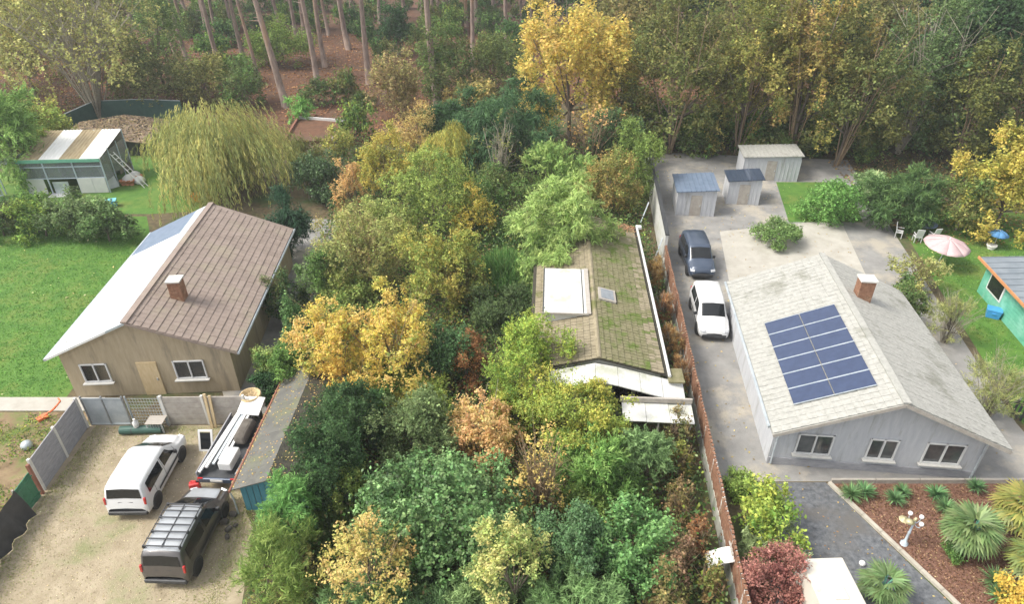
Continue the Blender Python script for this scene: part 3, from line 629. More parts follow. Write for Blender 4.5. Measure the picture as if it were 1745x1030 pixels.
# ------------------------------------------------------------------ the overgrown bungalow
RZ, EZ = 3.6, 2.75
A0, A1 = Vector(G(1021, 611, RZ)), Vector(G(1000, 372, RZ)); ang = math.atan2(A1.x - A0.x, A1.y - A0.y); LEN = (A1 - A0).length + .6; HWD = 3.2
house = thing('bungalow', 'overgrown bungalow with mossy tiled gable roof and white front canopy', 'house', (A0.x, A0.y, 0), -ang)
def hl(x, y, z):  # surveyed point -> house frame
    p = Vector(G(x, y, z)) - Vector((A0.x, A0.y, 0)); c, s = math.cos(ang), math.sin(ang)
    return Vector((p.x * c - p.y * s, p.x * s + p.y * c, z))
MB().prism([(-HWD + .3, 0), (HWD - .3, 0), (HWD - .3, EZ - .02), (0, RZ - .12), (-HWD + .3, EZ - .02)], .2, LEN - .15).build('wall', M['render'], house)
roof = MB().prism([(-HWD, EZ - .02), (0, RZ - .02), (HWD, EZ - .02), (HWD, EZ - .10), (0, RZ - .10), (-HWD, EZ - .10)], 0, LEN).build('roof', M['underlay_shade'], house)
slope = math.atan2(RZ - EZ, HWD); SLn = math.hypot(RZ - EZ, HWD)
TW, TE = .225, .31
cand = []
dcen, dhx = None, None
d0 = hl(925, 538, 3.9); d1 = hl(1000, 528, 3.9); d2 = hl(1000, 458, 3.9)
DX0, DX1, DY0, DY1 = -2.45, -.30, (d0.y + d1.y) / 2 + .4, (d0.y + d1.y) / 2 + 4.6
sk = hl(1034, 505, 3.45); SKX, SKY = sk.x, sk.y
for side in (1, -1):
    nr = int(SLn / TE)
    for j in range(nr):
        for k in range(int(LEN / TW)):
            dd = (j + .5) * TE + .02; y = (k + .5) * TW; x = side * dd * math.cos(slope); z = RZ - dd * math.sin(slope) + .03
            if side < 0 and DX0 - .1 < x < DX1 + .1 and DY0 - .1 < y < DY1 + .1: continue
            if side > 0 and abs(x - SKX) < .5 and abs(y - SKY) < .62: continue
            cand.append((y - (3 if side > 0 else 0) + abs(j - 4) * .15 + (30 if side < 0 and x < -2.0 else 0), side, j, k, x, y, z))
cand.sort(key=lambda c: c[0])
def tile_geo():
    b = MB(); b.box((0, 0, 0), (TE * .95, TW - .022, .026)); return b
tm = {1: tile_geo().mesh('tile', M['tile_moss']), -1: tile_geo().mesh('tile', M['tile_tan'])}
rr = random.Random(3)
for q, side, j, k, x, y, z in cand[:300]:
    lowr = side > 0 and j >= 8 and rr.random() < .75
    link('tile', tm[-1] if lowr else tm[side], roof, (x, y, z + rr.uniform(-.006, .01)), (rr.uniform(-.02, .02), side * (slope - .10) + rr.uniform(-.02, .02), rr.uniform(-.015, .015)))
rest = {1: MB(), -1: MB()}
for q, side, j, k, x, y, z in cand[300:]:
    low = side > 0 and j >= 8 and rr.random() < .75
    rest[-1 if low else side].box((x, y, z + rr.uniform(-.006, .01)), (TE * .95, TW - .022, .026), ry=side * (slope - .10) + rr.uniform(-.02, .02), rz=rr.uniform(-.015, .015))
for s in (1, -1): rest[s].build('further_tiles', M['tile_moss' if s > 0 else 'tile_tan'], roof)['kind'] = 'stuff'
rme = MB().prism([(-.14, -.05), (-.08, .03), (0, .06), (.08, .03), (.14, -.05)], -.2, .2).mesh('ridge_tile', M['tile_tan'])
for k in range(int(LEN / .4)): link('ridge_tile', rme, roof, (0, .22 + k * .4, RZ + .03 + .004 * (k % 2)))
MB().tube([(HWD + .07, -.05, EZ - .02), (HWD + .07, LEN, EZ - .02)], .075, 8).build('gutter', M['white_plain'], house)
MB().box((HWD + .17, LEN - .05, EZ + .03), (.35, .3, .16)).build('gutter_box', M['white_plain'], house)
MB().tube([(HWD + .05, LEN, EZ - .1), (HWD - .1, LEN + .1, 1.5), (HWD - .1, LEN + .1, 0)], .05, 6).build('downpipe', M['white_plain'], house)
MB().box((HWD + .36, .15, EZ - .14), (.72, 1.0, .08)).build('side_flat_roof', M['tile_moss'], house)
MB().box((HWD + .30, .2, 1.3), (.55, .85, 2.6)).build('side_lobby', M['render'], house)
# dormer
dorm = MB().box(((DX0 + DX1) / 2, (DY0 + DY1) / 2, 3.06), (DX1 - DX0, DY1 - DY0, 1.0)).build('dormer', M['white'], house)
MB().box(((DX0 + DX1) / 2 - .1, (DY0 + DY1) / 2, 3.61), (DX1 - DX0 + .05, DY1 - DY0 + .2, .09)).build('flat_roof', M['white'], dorm)
MB().box((DX1 - .02, (DY0 + DY1) / 2, 3.67), (.22, DY1 - DY0 + .24, .05)).build('roof_edge', M['wood_grey'], dorm)
MB().box((DX1 - .28, (DY0 + DY1) / 2, 3.665), (.04, DY1 - DY0 + .1, .03)).build('batten', M['trim'], dorm)
MB().box((DX0 - .14, (DY0 + DY1) / 2, 3.67), (.05, DY1 - DY0 + .24, .04)).build('roof_edge', M['trim'], dorm)
MB().box(((DX0 + DX1) / 2 - .1, DY0 - .11, 3.63), (DX1 - DX0 + .2, .06, .11)).build('roof_edge', M['wood_grey'], dorm)
MB().box(((DX0 + DX1) / 2 - .2, DY0 - .2, RZ - .62), (DX1 - DX0 + .8, .22, .05), ry=-slope).build('flashing', M['galv'], dorm)
MB().box((DX0 - .012, (DY0 + DY1) / 2, 3.1), (.03, 2.6, .5)).build('window', M['glass'], dorm)
# skylight
zz = RZ - SKX * math.tan(slope) + .10
sk_o = MB().box((SKX, SKY, zz), (.92, 1.12, .10), ry=slope).build('skylight', M['wood_grey'], house)
MB().box((SKX + .012, SKY, zz + .045), (.68, .90, .04), ry=slope).build('pane', M['clear'], sk_o)
# front canopy: two stacked white lean-to roofs
for k in range(6):
    x0 = -2.2 + k * 1.02; x1 = x0 + 1.005; zl = RZ - .35 - abs(x0 + .5) * .16
    m_ = MB(); xa, xb = x0, x1
    za, zb = [RZ - .22 - (abs(x) * (RZ - EZ) / HWD) for x in (xa, xb)]
    f0, f1 = [-1.05 - .03 * max(x, 0) for x in (xa, xb)]
    m_.add([(xa, -.02, za), (xb, -.02, zb), (xb, f1, zb - .22), (xa, f0, za - .22), (xa, -.02, za - .05), (xb, -.02, zb - .05), (xb, f1, zb - .27), (xa, f0, za - .27)],
           [(0, 3, 2, 1), (4, 5, 6, 7), (3, 7, 6, 2), (0, 1, 5, 4), (0, 4, 7, 3), (1, 2, 6, 5)])
    m_.build('canopy_sheet', M['white'], house)
cz = hl(1110, 672, 2.1)
MB().box((2.55, -1.22, 2.30), (3.2, .10, .24)).build('canopy_fascia', M['wood_grey'], house)
for k in range(3):
    MB().box((1.55 + k * 1.04, -1.72, 2.02 - .02 * k), (1.02, 1.1, .05), rx=R(9)).build('lower_canopy_sheet', M['white'], house)
for x in (1.1, 2.6, 4.0): MB().box((x, -2.15, .95), (.08, .08, 1.9)).build('canopy_post', M['wood_grey'], house)
for k in range(3): MB().box((1.2 + k * 1.1, .17, 1.35), (.9, .06, 1.2)).build('front_window', M['glass'], house)
n = 260; rng = np.random.default_rng(6); xs = rng.uniform(1.9, 3.1, n); ys = LEN - np.abs(rng.normal(0, .55, n)) - .1
scatter_quads('fallen_leaves', np.stack([xs, ys, RZ - xs * math.tan(slope) + .07], 1), .10, [(.30, .16, .10), (.36, .22, .14)], .3, parent=house)['kind'] = 'stuff'

# ------------------------------------------------------------------ wall and slatted screen on the right
WP = [(7.75, 10.0), (7.98, 14.6), (8.68, 23.3), (9.9, 38.6)]
t = thing('slatted_wall', 'long red-brown slatted screen on a pale concrete plinth beside the bungalow', 'wall', (8.7, 23.3, 0)); wx, wy = 8.7, 23.3
def wall_at(d):
    for (a, b), (c, e) in zip(WP, WP[1:]):
        L_ = math.hypot(c - a, e - b)
        if d <= L_: return a + (c - a) * d / L_, b + (e - b) * d / L_, math.atan2(e - b, c - a)
        d -= L_
    return c, e, math.atan2(e - b, c - a)
TOT = sum(math.hypot(c - a, e - b) for (a, b), (c, e) in zip(WP, WP[1:]))
d = 0
while d < TOT - .1:
    x, y, an = wall_at(d + 1)
    MB().box((x - wx, y - wy, .38), (2.0, .16, .78), rz=an).build('plinth', M['render'], t, bevel=.01)
    MB().box((x - wx + .02, y - wy, 1.22), (2.0, .05, .90 + .06 * math.sin(d)), rz=an).build('backing_board', M['white'] if d < 14 else M['brick'], t)
    x, y, an = wall_at(d)
    MB().box((x - wx, y - wy, .82), (.12, .13, 1.64), rz=an).build('post', M['conc_post'], t)
    d += 2.02
sl_me = MB().box((0, 0, 0), (1.30, .025, .055), ry=R(-45)).mesh('slat', M['brick'])
d = .3
while d < TOT - .3:
    x, y, an = wall_at(d)
    link('slat', sl_me, t, (x - wx - .055 * math.sin(an), y - wy + .055 * math.cos(an), 1.23 + .02 * math.sin(d * 7)), (.03 * math.sin(d * 13), 0, an)); d += .155
cap = MB()
d = 0
while d < TOT - .1:
    x, y, an = wall_at(d + .11); MB.box(cap, (x - wx + .015 * math.sin(d * 3.1), y - wy, 1.70 + .03 * math.sin(d * 2.3)), (.15 + .03 * math.sin(d * 11), .085, .07), rz=an + .15 * math.sin(d * 5), rx=.2 * math.sin(d * 9)); d += .225
cap.build('coping_bricks', M['brick'], t)['kind'] = 'stuff'
t = thing('white_wall', 'tall white rendered wall continuing behind the slatted screen', 'wall', (9.95, 38.9, 0), 0)
wa = math.atan2(17, 1.6)
MB().box((.42, 4.6, 1.2), (9.4, .18, 2.4), rz=wa).build('wall', M['white'], t); MB().box((.42, 4.6, 2.43), (9.5, .26, .07), rz=wa).build('coping', M['trim'], t)
MB().box((1.25, 13.4, 1.1), (8.3, .18, 2.2), rz=wa).build('wall', M['white'], t); MB().box((1.25, 13.4, 2.23), (8.4, .26, .07), rz=wa).build('coping', M['trim'], t)
for k in range(2): MB().tube([(-.15 + .02 * k, .5 + 5.5 * k, 1.9), (-.7, -.2 + 5.5 * k, .6)], .05, 5).build('prop', M['galv'], t)
t = thing('corrugated_sheet', 'pale corrugated sheet hung over the slatted screen', 'sheet', (7.72, 15.7, 1.35), R(-4))
rows = [[(x + .02 * 0, y, .25 * x - .35 * max(0, -x) + .03 * math.sin(y * 40)) for y in np.linspace(-.33, .33, 34)] for x in np.linspace(-.6, .3, 6)]
o = link('sheet', grid_mesh('sheet', rows, M['corr_white']), t); so_ = o.modifiers.new('thick', 'SOLIDIFY'); so_.thickness = .01
MB().box((.15, 0, .40), (.05, .6, .05)).build('batten', M['wood_grey'], t)

def window(par, x, y, z, w_, h_, face=-1):
    fr = MB().box((x, y + .10, z), (w_ - .1, .02, h_ - .1)).build('window', M['house_glass'], par)
    for dx in (-w_ / 2 + .04, 0, w_ / 2 - .04): MB().box((x + dx, y + .045, z), (.06, .07, h_)).build('frame_bar', M['white_plain'], fr)
    for dz in (-h_ / 2 + .03, h_ / 2 - .03): MB().box((x, y + .043, z + dz), (w_, .065, .06)).build('frame_bar', M['white_plain'], fr)
    MB().box((x, y - .03, z - h_ / 2 - .04), (w_ + .16, .2, .05)).build('sill', M['conc_post'], fr)
def tile_field(par, x_dir, zr, sl, run, y0, y1, m, tw=.33, te=.36, sd_=1, skip=None):
    r0 = random.Random(sd_); b = MB(); n = int(run / te); te = run / n
    for j in range(n):
        for k in range(int((y1 - y0) / tw)):
            d_ = (j + .5) * te; y = y0 + (k + .5 + .5 * (j % 2) * 0) * tw
            b.box((x_dir * d_ * math.cos(sl), y, zr - d_ * math.sin(sl) + .035 + r0.uniform(-.004, .008)), (te * 1.02, tw - .015, .03), ry=x_dir * (sl - .075) + r0.uniform(-.02, .02), rz=r0.uniform(-.012, .012))
    b.build('roof_tiles', m, par)['kind'] = 'stuff'
# ------------------------------------------------------------------ left neighbour's house (brown and white roof)
nb = thing('gable_house', 'low house with brown roof slope and white coated slope beyond the parking ground', 'house', (-18.0, 25.9, 0), R(3.5))
NL, E2, R2 = 13.2, 2.7, 4.5
MB().prism([(-3.7, 0), (4.3, 0), (4.3, E2), (0, R2 - .15), (-3.7, E2)], .25, NL - .2).build('wall', M['tan_wall'], nb)
rf = slope_mesh(0, R2, 4.75, E2 - .12, 0, NL, .12).build('roof', M['roof_brown'], nb)
tile_field(rf, 1, R2, math.atan2(R2 - E2 + .12, 4.75), math.hypot(4.75, R2 - E2 + .12), .02, NL, M['roof_brown'], sd_=2)
slope_mesh(-4.2, E2 - .10, -1.0, R2 - .44, .02, NL - 3.2, .12).build('white_roof_slope', M['roof_white'], nb)
slope_mesh(-1.0, R2 - .446, -.02, R2 - .006, .02, NL, .12).build('upper_roof_slope', M['galv'], nb)
slope_mesh(-4.2, E2 - .104, -1.0, R2 - .444, NL - 3.2, NL, .12).build('far_roof_slope', M['blue_grey'], nb)
for k in range(6): MB().box((-2.1, .9 + 1.7 * k, (E2 + R2) / 2 - .03), (4.4, .05, .05), ry=-math.atan2(R2 - E2, 4.2)).build('roof_seam', M['roof_white'], nb)
MB().box((0, NL / 2, R2 + .03), (.3, NL, .08)).build('ridge_cap', M['roof_brown'], nb)
for x, wd in ((-2.3, 1.3), (2.2, 1.5)):
    window(nb, x, .16, 1.5, wd, 1.1)
dr = MB().box((.2, .23, 1.02), (.95, .08, 2.02)).build('door', M['wood'], nb); MB().box((.52, .17, 1.0), (.05, .05, .14)).build('handle', M['galv'], dr)
ch = MB().box((1.4, 3.0, 4.35), (.6, .6, 1.3)).build('chimney', M['brick'], rf); MB().box((1.4, 3.0, 5.03), (.7, .7, .08)).build('chimney_cap', M['conc_post'], ch)
MB().tube([(4.8, 0, E2 - .18), (4.8, NL, E2 - .18)], .07, 6).build('gutter', M['galv'], nb)
MB().tube([(-4.25, 0, E2 - .16), (-4.25, NL, E2 - .16)], .07, 6).build('gutter', M['galv'], nb)

# ------------------------------------------------------------------ right neighbour's house with solar panels
an = R(-6)
hr = thing('solar_house', 'pale house with a block of dark blue solar panels on its roof', 'house', (15.6, 20.75, 0), an)
HL_, E3, R3, W3 = 11.8, 2.55, 4.55, 4.7
MB().prism([(-W3 + .35, 0), (W3 - .35, 0), (W3 - .35, E3), (0, R3 - .15), (-W3 + .35, E3)], .3, HL_ - .3).build('wall', M['grey_wall'], hr)
s3 = math.atan2(R3 - E3 + .1, W3)
rf = slope_mesh(-W3, E3 - .1, 0, R3, -.5, HL_, .12).build('roof', M['roof_pale'], hr)
slope_mesh(.003, R3 - .003, W3, E3 - .1, -.5, HL_, .12).build('right_roof_slope', M['roof_pale'], hr)
for s_ in (-1, 1): tile_field(rf, s_, R3, s3, math.hypot(W3, R3 - E3 + .1), -.48, HL_, M['roof_pale'], sd_=3)
MB().box((0, HL_ / 2 - .25, R3 + .03), (.3, HL_ + .5, .09)).build('ridge_cap', M['roof_pale'], hr)
arr = MB()
for i in range(6):
    for j in range(2):
        d = 1.35 + j * 1.68; y = 1.0 + i * 1.02
        pn = MB().box((-(d + .2) * math.cos(s3), y + .3, R3 - (d + .2) * math.sin(s3) + .13), (1.64, .99, .04), ry=-s3).build('solar_panel', M['solar'], hr, bevel=.008)
        for q_ in (-.5, .5): MB().box((-(d + .2) * math.cos(s3), y + .3 + q_ * .985, R3 - (d + .2) * math.sin(s3) + .14), (1.66, .025, .05), ry=-s3).build('frame_bar', M['galv'], pn)
MB().tube([(-4.2, .22, E3 - .2), (-4.2, .22, .05)], .045, 6).build('downpipe', M['galv'], hr); MB().tube([(4.2, .22, E3 - .2), (4.2, .22, .05)], .045, 6).build('downpipe', M['galv'], hr)
MB().box((0, .27, .2), (8.66, .05, .4)).build('plinth', M['concrete'], hr)
for s in (-1, 1): MB().box((s * W3 / 2, -.49, (E3 + R3) / 2 - .14), (math.hypot(W3, R3 - E3 + .1), .05, .16), ry=s * s3).build('barge_board', M['wood_grey'], hr)
for x, wd in ((-2.6, 1.5), (.2, 1.2), (2.7, 1.6)):
    window(hr, x, .2, 1.35, wd, 1.15)
ch = MB().box((1.1, 8.2, 4.5), (.7, .6, 1.3)).build('chimney', M['brick'], hr); MB().box((1.1, 8.2, 5.18), (.8, .7, .08)).build('chimney_cap', M['conc_post'], ch)
MB().tube([(-W3 - .06, 0, E3 - .14), (-W3 - .06, HL_, E3 - .14)], .07, 6).build('gutter', M['galv'], hr)
make_van('delivery_van', 'white van parked between the slatted screen and the solar-panel house', M['white_van'], M['white_van'], (11.35, 32.6, 0), R(175))
make_van('delivery_van', 'dark blue van parked behind the white van beside the screen', M['navy'], M['navy'], (12.15, 39.2, 0), R(178))
def small_shed(label, loc, rz, d, h, wm, rm):
    t = thing('garden_shed', label, 'shed', loc, rz)
    MB().prism([(-d[0] / 2, 0), (d[0] / 2, 0), (d[0] / 2, h), (-d[0] / 2, h * .88)], -d[1] / 2, d[1] / 2).build('wall', wm, t)
    MB().prism([(-d[0] / 2 - .15, h * .88 + .02), (d[0] / 2 + .15, h + .03), (d[0] / 2 + .15, h + .09), (-d[0] / 2 - .15, h * .88 + .08)], -d[1] / 2 - .15, d[1] / 2 + .15).build('roof', rm, t)
    nb_ = int(d[0] / .3)
    for k in range(nb_ + 1):
        x = -d[0] / 2 + k * d[0] / nb_
        if abs(x) > .45: MB().box((x, -d[1] / 2 - .012, h * .435), (.06, .03, h * .86)).build('batten', wm, t)
    for k in range(int((d[0] + .3) / .35) + 1): MB().box((-d[0] / 2 - .12 + .35 * k, 0, h * .88 + .095 + (.35 * k + .03) / (d[0] + .3) * (h * .12 + .01)), (.05, d[1] + .3, .04), ry=-math.atan2(h * .12, d[0])).build('roof_rib', rm, t)
    dr = MB().box((0, -d[1] / 2 - .01, h * .4), (.8, .04, h * .78)).build('door', M['wood_grey'], t); MB().box((.3, -d[1] / 2 - .05, h * .4), (.05, .04, .12)).build('handle', M['galv'], dr)
small_shed('blue-grey roofed shed near the far end of the white wall', (13.9, 48.2, 0), R(-6), (2.8, 3.2), 2.1, M['grey_wall'], M['blue_grey'])
small_shed('smaller dark roofed shed in the middle of the far yard', (18.0, 49.6, 0), R(-6), (2.4, 2.0), 2.1, M['grey_wall'], M['navy'])
small_shed('pale roofed shed at the back of the far yard', (21.6, 54.6, 0), R(-6), (4.5, 2.6), 2.2, M['grey_wall'], M['roof_pale'])

# ------------------------------------------------------------------ greenhouse and things in the back garden on the left
gx, gy = -38.6, 50.7
gh = thing('greenhouse', 'lean-to greenhouse with brown and white corrugated roof and green fascia', 'greenhouse', (gx, gy, 0), R(4))
gh.scale = (1, 1, 1.32)
GW, GD, Z1, Z2 = 6.2, 4.6, 2.15, 2.75
for k in range(4):
    x0 = k * GW / 4; rows = [[(x0 + GW / 4 * i / 24 + (.12 if k == 0 and i == 0 else 0), y, Z1 + (Z2 - Z1) * (y + .3) / (GD + .3) + .025 * math.sin(i * 2 * math.pi / 4)) for i in range(25)] for y in (-.35, GD / 2, GD)]
    o = link('roof_sheet', grid_mesh('roof_sheet', rows, M['corr_white' if k % 2 else 'corr_brown'], False), gh); md = o.modifiers.new('thick', 'SOLIDIFY'); md.thickness = .02
MB().box((GW / 2, -.38, Z1 - .03), (GW + .15, .06, .2)).build('fascia', M['green_fascia'], gh)
for x in (0, 1.75, 4.0, GW):
    MB().box((x, -.2, Z1 / 2), (.08, .08, Z1)).build('post', M['steel_blue'], gh); MB().box((x, GD - .1, Z2 / 2), (.08, .08, Z2)).build('post', M['steel_blue'], gh)
for y in (1.4, 3.0): MB().box((GW, y, 1.2), (.06, .06, 2.4)).build('post', M['steel_blue'], gh)
for (x0, x1) in ((0, 1.75), (1.75, 4.0), (4.0, GW)):
    MB().box(((x0 + x1) / 2, -.2, 1.7), (x1 - x0 - .09, .05, .06)).build('rail', M['steel_blue'], gh)
    MB().box(((x0 + x1) / 2, -.16, 1.33), (x1 - x0 - .09, .02, .66)).build('pane', M['glazing'], gh); MB().box(((x0 + x1) / 2, -.16, 1.89), (x1 - x0 - .09, .02, .32)).build('pane', M['glazing'], gh)
    MB().box(((x0 + x1) / 2, -.2, .98), (x1 - x0 - .09, .05, .05)).build('rail', M['steel_blue'], gh)
for y0, y1 in ((-.15, 1.35), (1.45, 2.95), (3.05, GD - .15)): MB().box((GW - .03, (y0 + y1) / 2, 1.45), (.02, y1 - y0, 1.5)).build('pane', M['glazing'], gh)
for y0, y1 in ((-.15, 2.2), (2.25, GD - .15)): MB().box((.02, (y0 + y1) / 2, 1.2), (.02, y1 - y0, 1.8)).build('pane', M['glazing'], gh)
for x, wd in ((.75, 1.35), (4.55, 1.1), (5.62, 1.0)): MB().box((x, -.25, .5), (wd, .04, .95)).build('lower_panel', M['white_plain'], gh)
MB().box((2.6, -.22, .4), (1.2, .04, .75)).build('lower_panel', M['galv'], gh)
MB().box((GW / 2, GD - .05, 1.3), (GW, .05, 2.6)).build('back_wall', M['wood_grey'], gh)
MB().box((-1.0, 1.2, 1.9), (1.9, 2.6, .04), ry=R(-8)).build('side_pane', M['glazing'], gh)
for x in (-1.95, -1.0, -.05): MB().box((x, 1.2, 1.94 + .14 * (x + 1)), (.06, 2.66, .05)).build('glazing_bar', M['steel_blue'], gh)
for y in (-.05, 2.45): MB().box((-1.95, y, .9), (.07, .07, 1.8)).build('post', M['steel_blue'], gh)
MB().box((3.1, 3.9, .75), (5.4, .7, .06)).build('potting_bench', M['wood_grey'], gh)
for x in (.7, 3.1, 5.5): MB().box((x, 3.9, .37), (.08, .6, .72)).build('bench_leg', M['wood_grey'], gh)
for k in range(9):
    q = (gx + 6.55 + .35 * (k % 3) + .1 * (k // 3), gy + 1.7 + .55 * (k // 3), 0)
    o = MB().lathe((0, 0, 0), [(.16, 0), (.24, .34), (.27, .34), (.27, .42), (.22, .42), (.18, .2), (0, .2)], 12).build('flower_pot', M['terracotta'], None, True, loc=q); prop(o, 'terracotta flower pot beside the right side of the greenhouse', 'pot', 'terracotta pots by the greenhouse')
t = thing('ladder', 'white ladder leaning on the right side of the greenhouse', 'ladder', (gx + 8.6, gy + 1.3, 0), R(75))
for s in (-.2, .2): MB().tube([(s, 0, 0), (s, 2.4, 2.7)], .035, 5).build('rail', M['white_plain'], t)
for k in range(9): MB().tube([(-.2, .2 + .26 * k, .22 + .29 * k), (.2, .2 + .26 * k, .22 + .29 * k)], .025, 5).build('rung', M['white_plain'], t)
o = MB().box((0, 0, .03), (1.5, .8, .04)).build('white_board', M['white_plain'], None, loc=(*G(103, 333)[:2], 0), rot=(0, 0, R(4))); prop(o, 'white board lying flat in front of the greenhouse', 'board')
o = MB().box((0, 0, .0), (.9, .06, 2.0), rx=R(-28)).build('door_panel', M['galv'], None, loc=(G(190, 318)[0], G(190, 318)[1], .88), rot=(0, 0, R(50))); prop(o, 'grey door panel leaning on the greenhouse corner', 'panel')
for i, (x, y, s) in enumerate(((222, 312, .55), (232, 305, .5), (240, 312, .45))):
    o = MB().lathe((0, 0, 0), [(s * .7, 0), (s, s * .3), (s * .9, s * .9), (s * .4, s * 1.3), (.1, s * 1.35)], 9).build('rubble_bag', M['white_plain'], None, True, loc=G(x, y)); o.rotation_euler = (0, 0, i); prop(o, ['largest white bag below the ladder', 'middle white bag behind the largest one below the ladder', 'white bag nearest the willow curtain'][i], 'bag', 'white bags below the ladder')
def bin_box(name, label, loc, rz, d, m, lidm, cat):
    t = thing(name, label, cat, loc, rz)
    MB().box((0, 0, d[2] / 2), (d[0] * .88, d[1] * .88, d[2]), taper=1.12).build('tub', m, t, bevel=.03); MB().box((0, 0, d[2] + .03), (d[0] * 1.04, d[1] * 1.04, .06)).build('lid', lidm, t, bevel=.02)
    MB().box((0, -d[1] * .52, d[2] * .7), (.2, .05, .06)).build('handle', m, t)
bin_box('storage_box', 'blue plastic box with turquoise lid on the grass before the hedge', (*G(192, 352)[:2], 0), R(20), (.75, .6, .5), M['blue'], M['light_blue'], 'box')
bin_box('storage_box', 'blue plastic box standing against the green garden shed', (*G(1690, 540)[:2], 0), R(-30), (.75, .6, .5), M['blue'], M['blue'], 'box')
bin_box('storage_crate', 'orange crate with blue base at the foot of the willow', (*G(337, 343)[:2], 0), R(8), (.8, .6, .6), M['orange'], M['orange'], 'crate')
for k in range(3):
    o = MB().box((0, 0, .05 + .05 * k), (1.3 - .2 * k, .16, .05)).build('timber_offcut', M['wood'], None, loc=(*G(152 + 4 * k, 347)[:2], 0), rot=(0, 0, .1 * k)); prop(o, 'tan timber offcut lying on the grass before the hedge', 'timber', 'timber offcuts before the hedge')
t = thing('glazed_frame', 'pale blue framed glass screens left of the greenhouse', 'screen', (-41.4, 49.6, 0), R(38))
for k in range(3):
    pn = MB().box((-.2 + 1.25 * k - 1.9, 0, .95), (1.15, .03, 1.7)).build('pane', M['glazing'], t)
    for x in (-.6, .6): MB().box((-.2 + 1.25 * k - 1.9 + x, -.01, .95), (.06, .07, 1.9)).build('frame_bar', M['steel_blue'], t)
    for z in (.08, 1.0, 1.86): MB().box((-.2 + 1.25 * k - 1.9, -.03, z), (1.14, .05, .05)).build('frame_bar', M['steel_blue'], t)
t = thing('leaf_covered_roof', 'low shed roof behind the greenhouse covered in brown leaves', 'shed', (-37.2, 61.5, 0), R(4))
MB().prism([(-4.2, 0), (4.2, 0), (4.2, 1.2), (0, 1.7), (-4.2, 1.2)], -2.6, 3.4).build('wall', M['trim'], t)
slope_mesh(-4.5, 1.2, 0, 1.85, -2.9, 3.7, .08).build('roof', M['leafy_heap'], t); slope_mesh(.003, 1.846, 4.5, 1.2, -2.9, 3.7, .08).build('roof', M['leafy_heap'], t)
rng = np.random.default_rng(8); n = 2600; xs = rng.uniform(-4.4, 4.4, n); ys = rng.uniform(-2.8, 3.6, n)
scatter_quads('fallen_leaves', np.stack([xs, ys, 1.86 - np.abs(xs) * .145 + .02], 1), .22, [(.19, .14, .10), (.28, .21, .16), (.06, .05, .045), (.33, .26, .2)], .3, parent=t)['kind'] = 'stuff'
t = thing('sheet_fence', 'dark green sheet fence behind the leaf covered roof', 'fence', (-42.5, 63.5, 0))
for k, (x0, y0, x1, y1) in enumerate(((-.8, 0, .1, 5.5), (.1, 5.5, 4.4, 6.2), (4.4, 6.2, 8.8, 5.6))):
    L_ = math.hypot(x1 - x0, y1 - y0); MB().box(((x0 + x1) / 2, (y0 + y1) / 2, 1.0), (L_, .05, 2.0), rz=math.atan2(y1 - y0, x1 - x0)).build('sheet', M['dark_green'], t)
    MB().box(((x0 + x1) / 2, (y0 + y1) / 2, 2.02), (L_, .09, .05), rz=math.atan2(y1 - y0, x1 - x0)).build('rail', M['galv'], t)
t = thing('raised_bed', 'raised bed edged with a pale rail beyond the willow', 'raised bed', (-21.3, 62, 0), 0)
for (x0, y0, x1, y1, m_) in ((0, 0, -.5, 6.6, 'wood_red'), (-.5, 6.6, 4.9, 5.4, 'white_plain'), (4.9, 5.4, 4.4, 0, 'wood_grey')):
    L_ = math.hypot(x1 - x0, y1 - y0); MB().box(((x0 + x1) / 2, (y0 + y1) / 2, .3), (L_, .16, .6), rz=math.atan2(y1 - y0, x1 - x0)).build('edge_board', M[m_], t)
MB().slab([(0, 0), (4.4, 0), (4.9, 5.3), (-.4, 6.5)], .02, .35).build('soil', M['forest_floor'], t)
# vegetable plot bits
t = thing('garden_tiller', 'orange-red metal garden tool lying on the plot by the path', 'tool', (*G(92, 710)[:2], 0), .5)
MB().tube([(-.5, 0, .1), (.1, .1, .35), (.5, 0, .75)], .045, 6).build('shaft', M['orange_red'], t); MB().tube([(.3, -.3, .7), (.5, 0, .75), (.4, .35, .7)], .04, 6).build('handle', M['orange_red'], t); MB().box((-.45, 0, .12), (.45, .3, .12), rz=.4).build('head', M['orange_red'], t)
o = MB().lathe((0, 0, 0), [(.08, 0), (.22, .06), (.26, .2), (.18, .34), (.05, .4)], 12).build('garden_ball', M['galv'], None, True, loc=G(48, 764)); prop(o, 'silver ball on the vegetable plot', 'ball')

# ------------------------------------------------------------------ right garden
t = thing('parasol', 'large faded pink parasol open on the grass', 'parasol', (*G(1597, 452)[:2], 0)); t.scale = (.95, .95, .78); t.rotation_euler = (R(5), 0, .3)
NP = 8
for k in range(NP):
    a0, a1 = 2 * math.pi * k / NP, 2 * math.pi * (k + 1) / NP; am = (a0 + a1) / 2; pts = []
    for i in range(7):
        q = i / 6; r_ = .06 + 1.42 * q; z = 2.62 - .62 * q ** 1.25
        pts.append([(r_ * math.cos(a) * (1 if j in (0, 2) else .965), r_ * math.sin(a) * (1 if j in (0, 2) else .965), z - (.03 * q if j == 1 else 0)) for j, a in enumerate((a0, am, a1))])
    o = link('canopy_panel', grid_mesh('canopy_panel', pts, M['parasol']), t); md = o.modifiers.new('thick', 'SOLIDIFY'); md.thickness = .01
    MB().tube([(0, 0, 2.58), (1.46 * math.cos(a0), 1.46 * math.sin(a0), 1.97)], .012, 4).build('rib', M['wood_grey'], t)
MB().tube([(0, 0, 0), (0, 0, 2.72)], .03, 8).build('pole', M['white_plain'], t); MB().lathe((0, 0, 0), [(.3, 0), (.3, .07), (.06, .12)], 14).build('base', M['conc_post'], t)
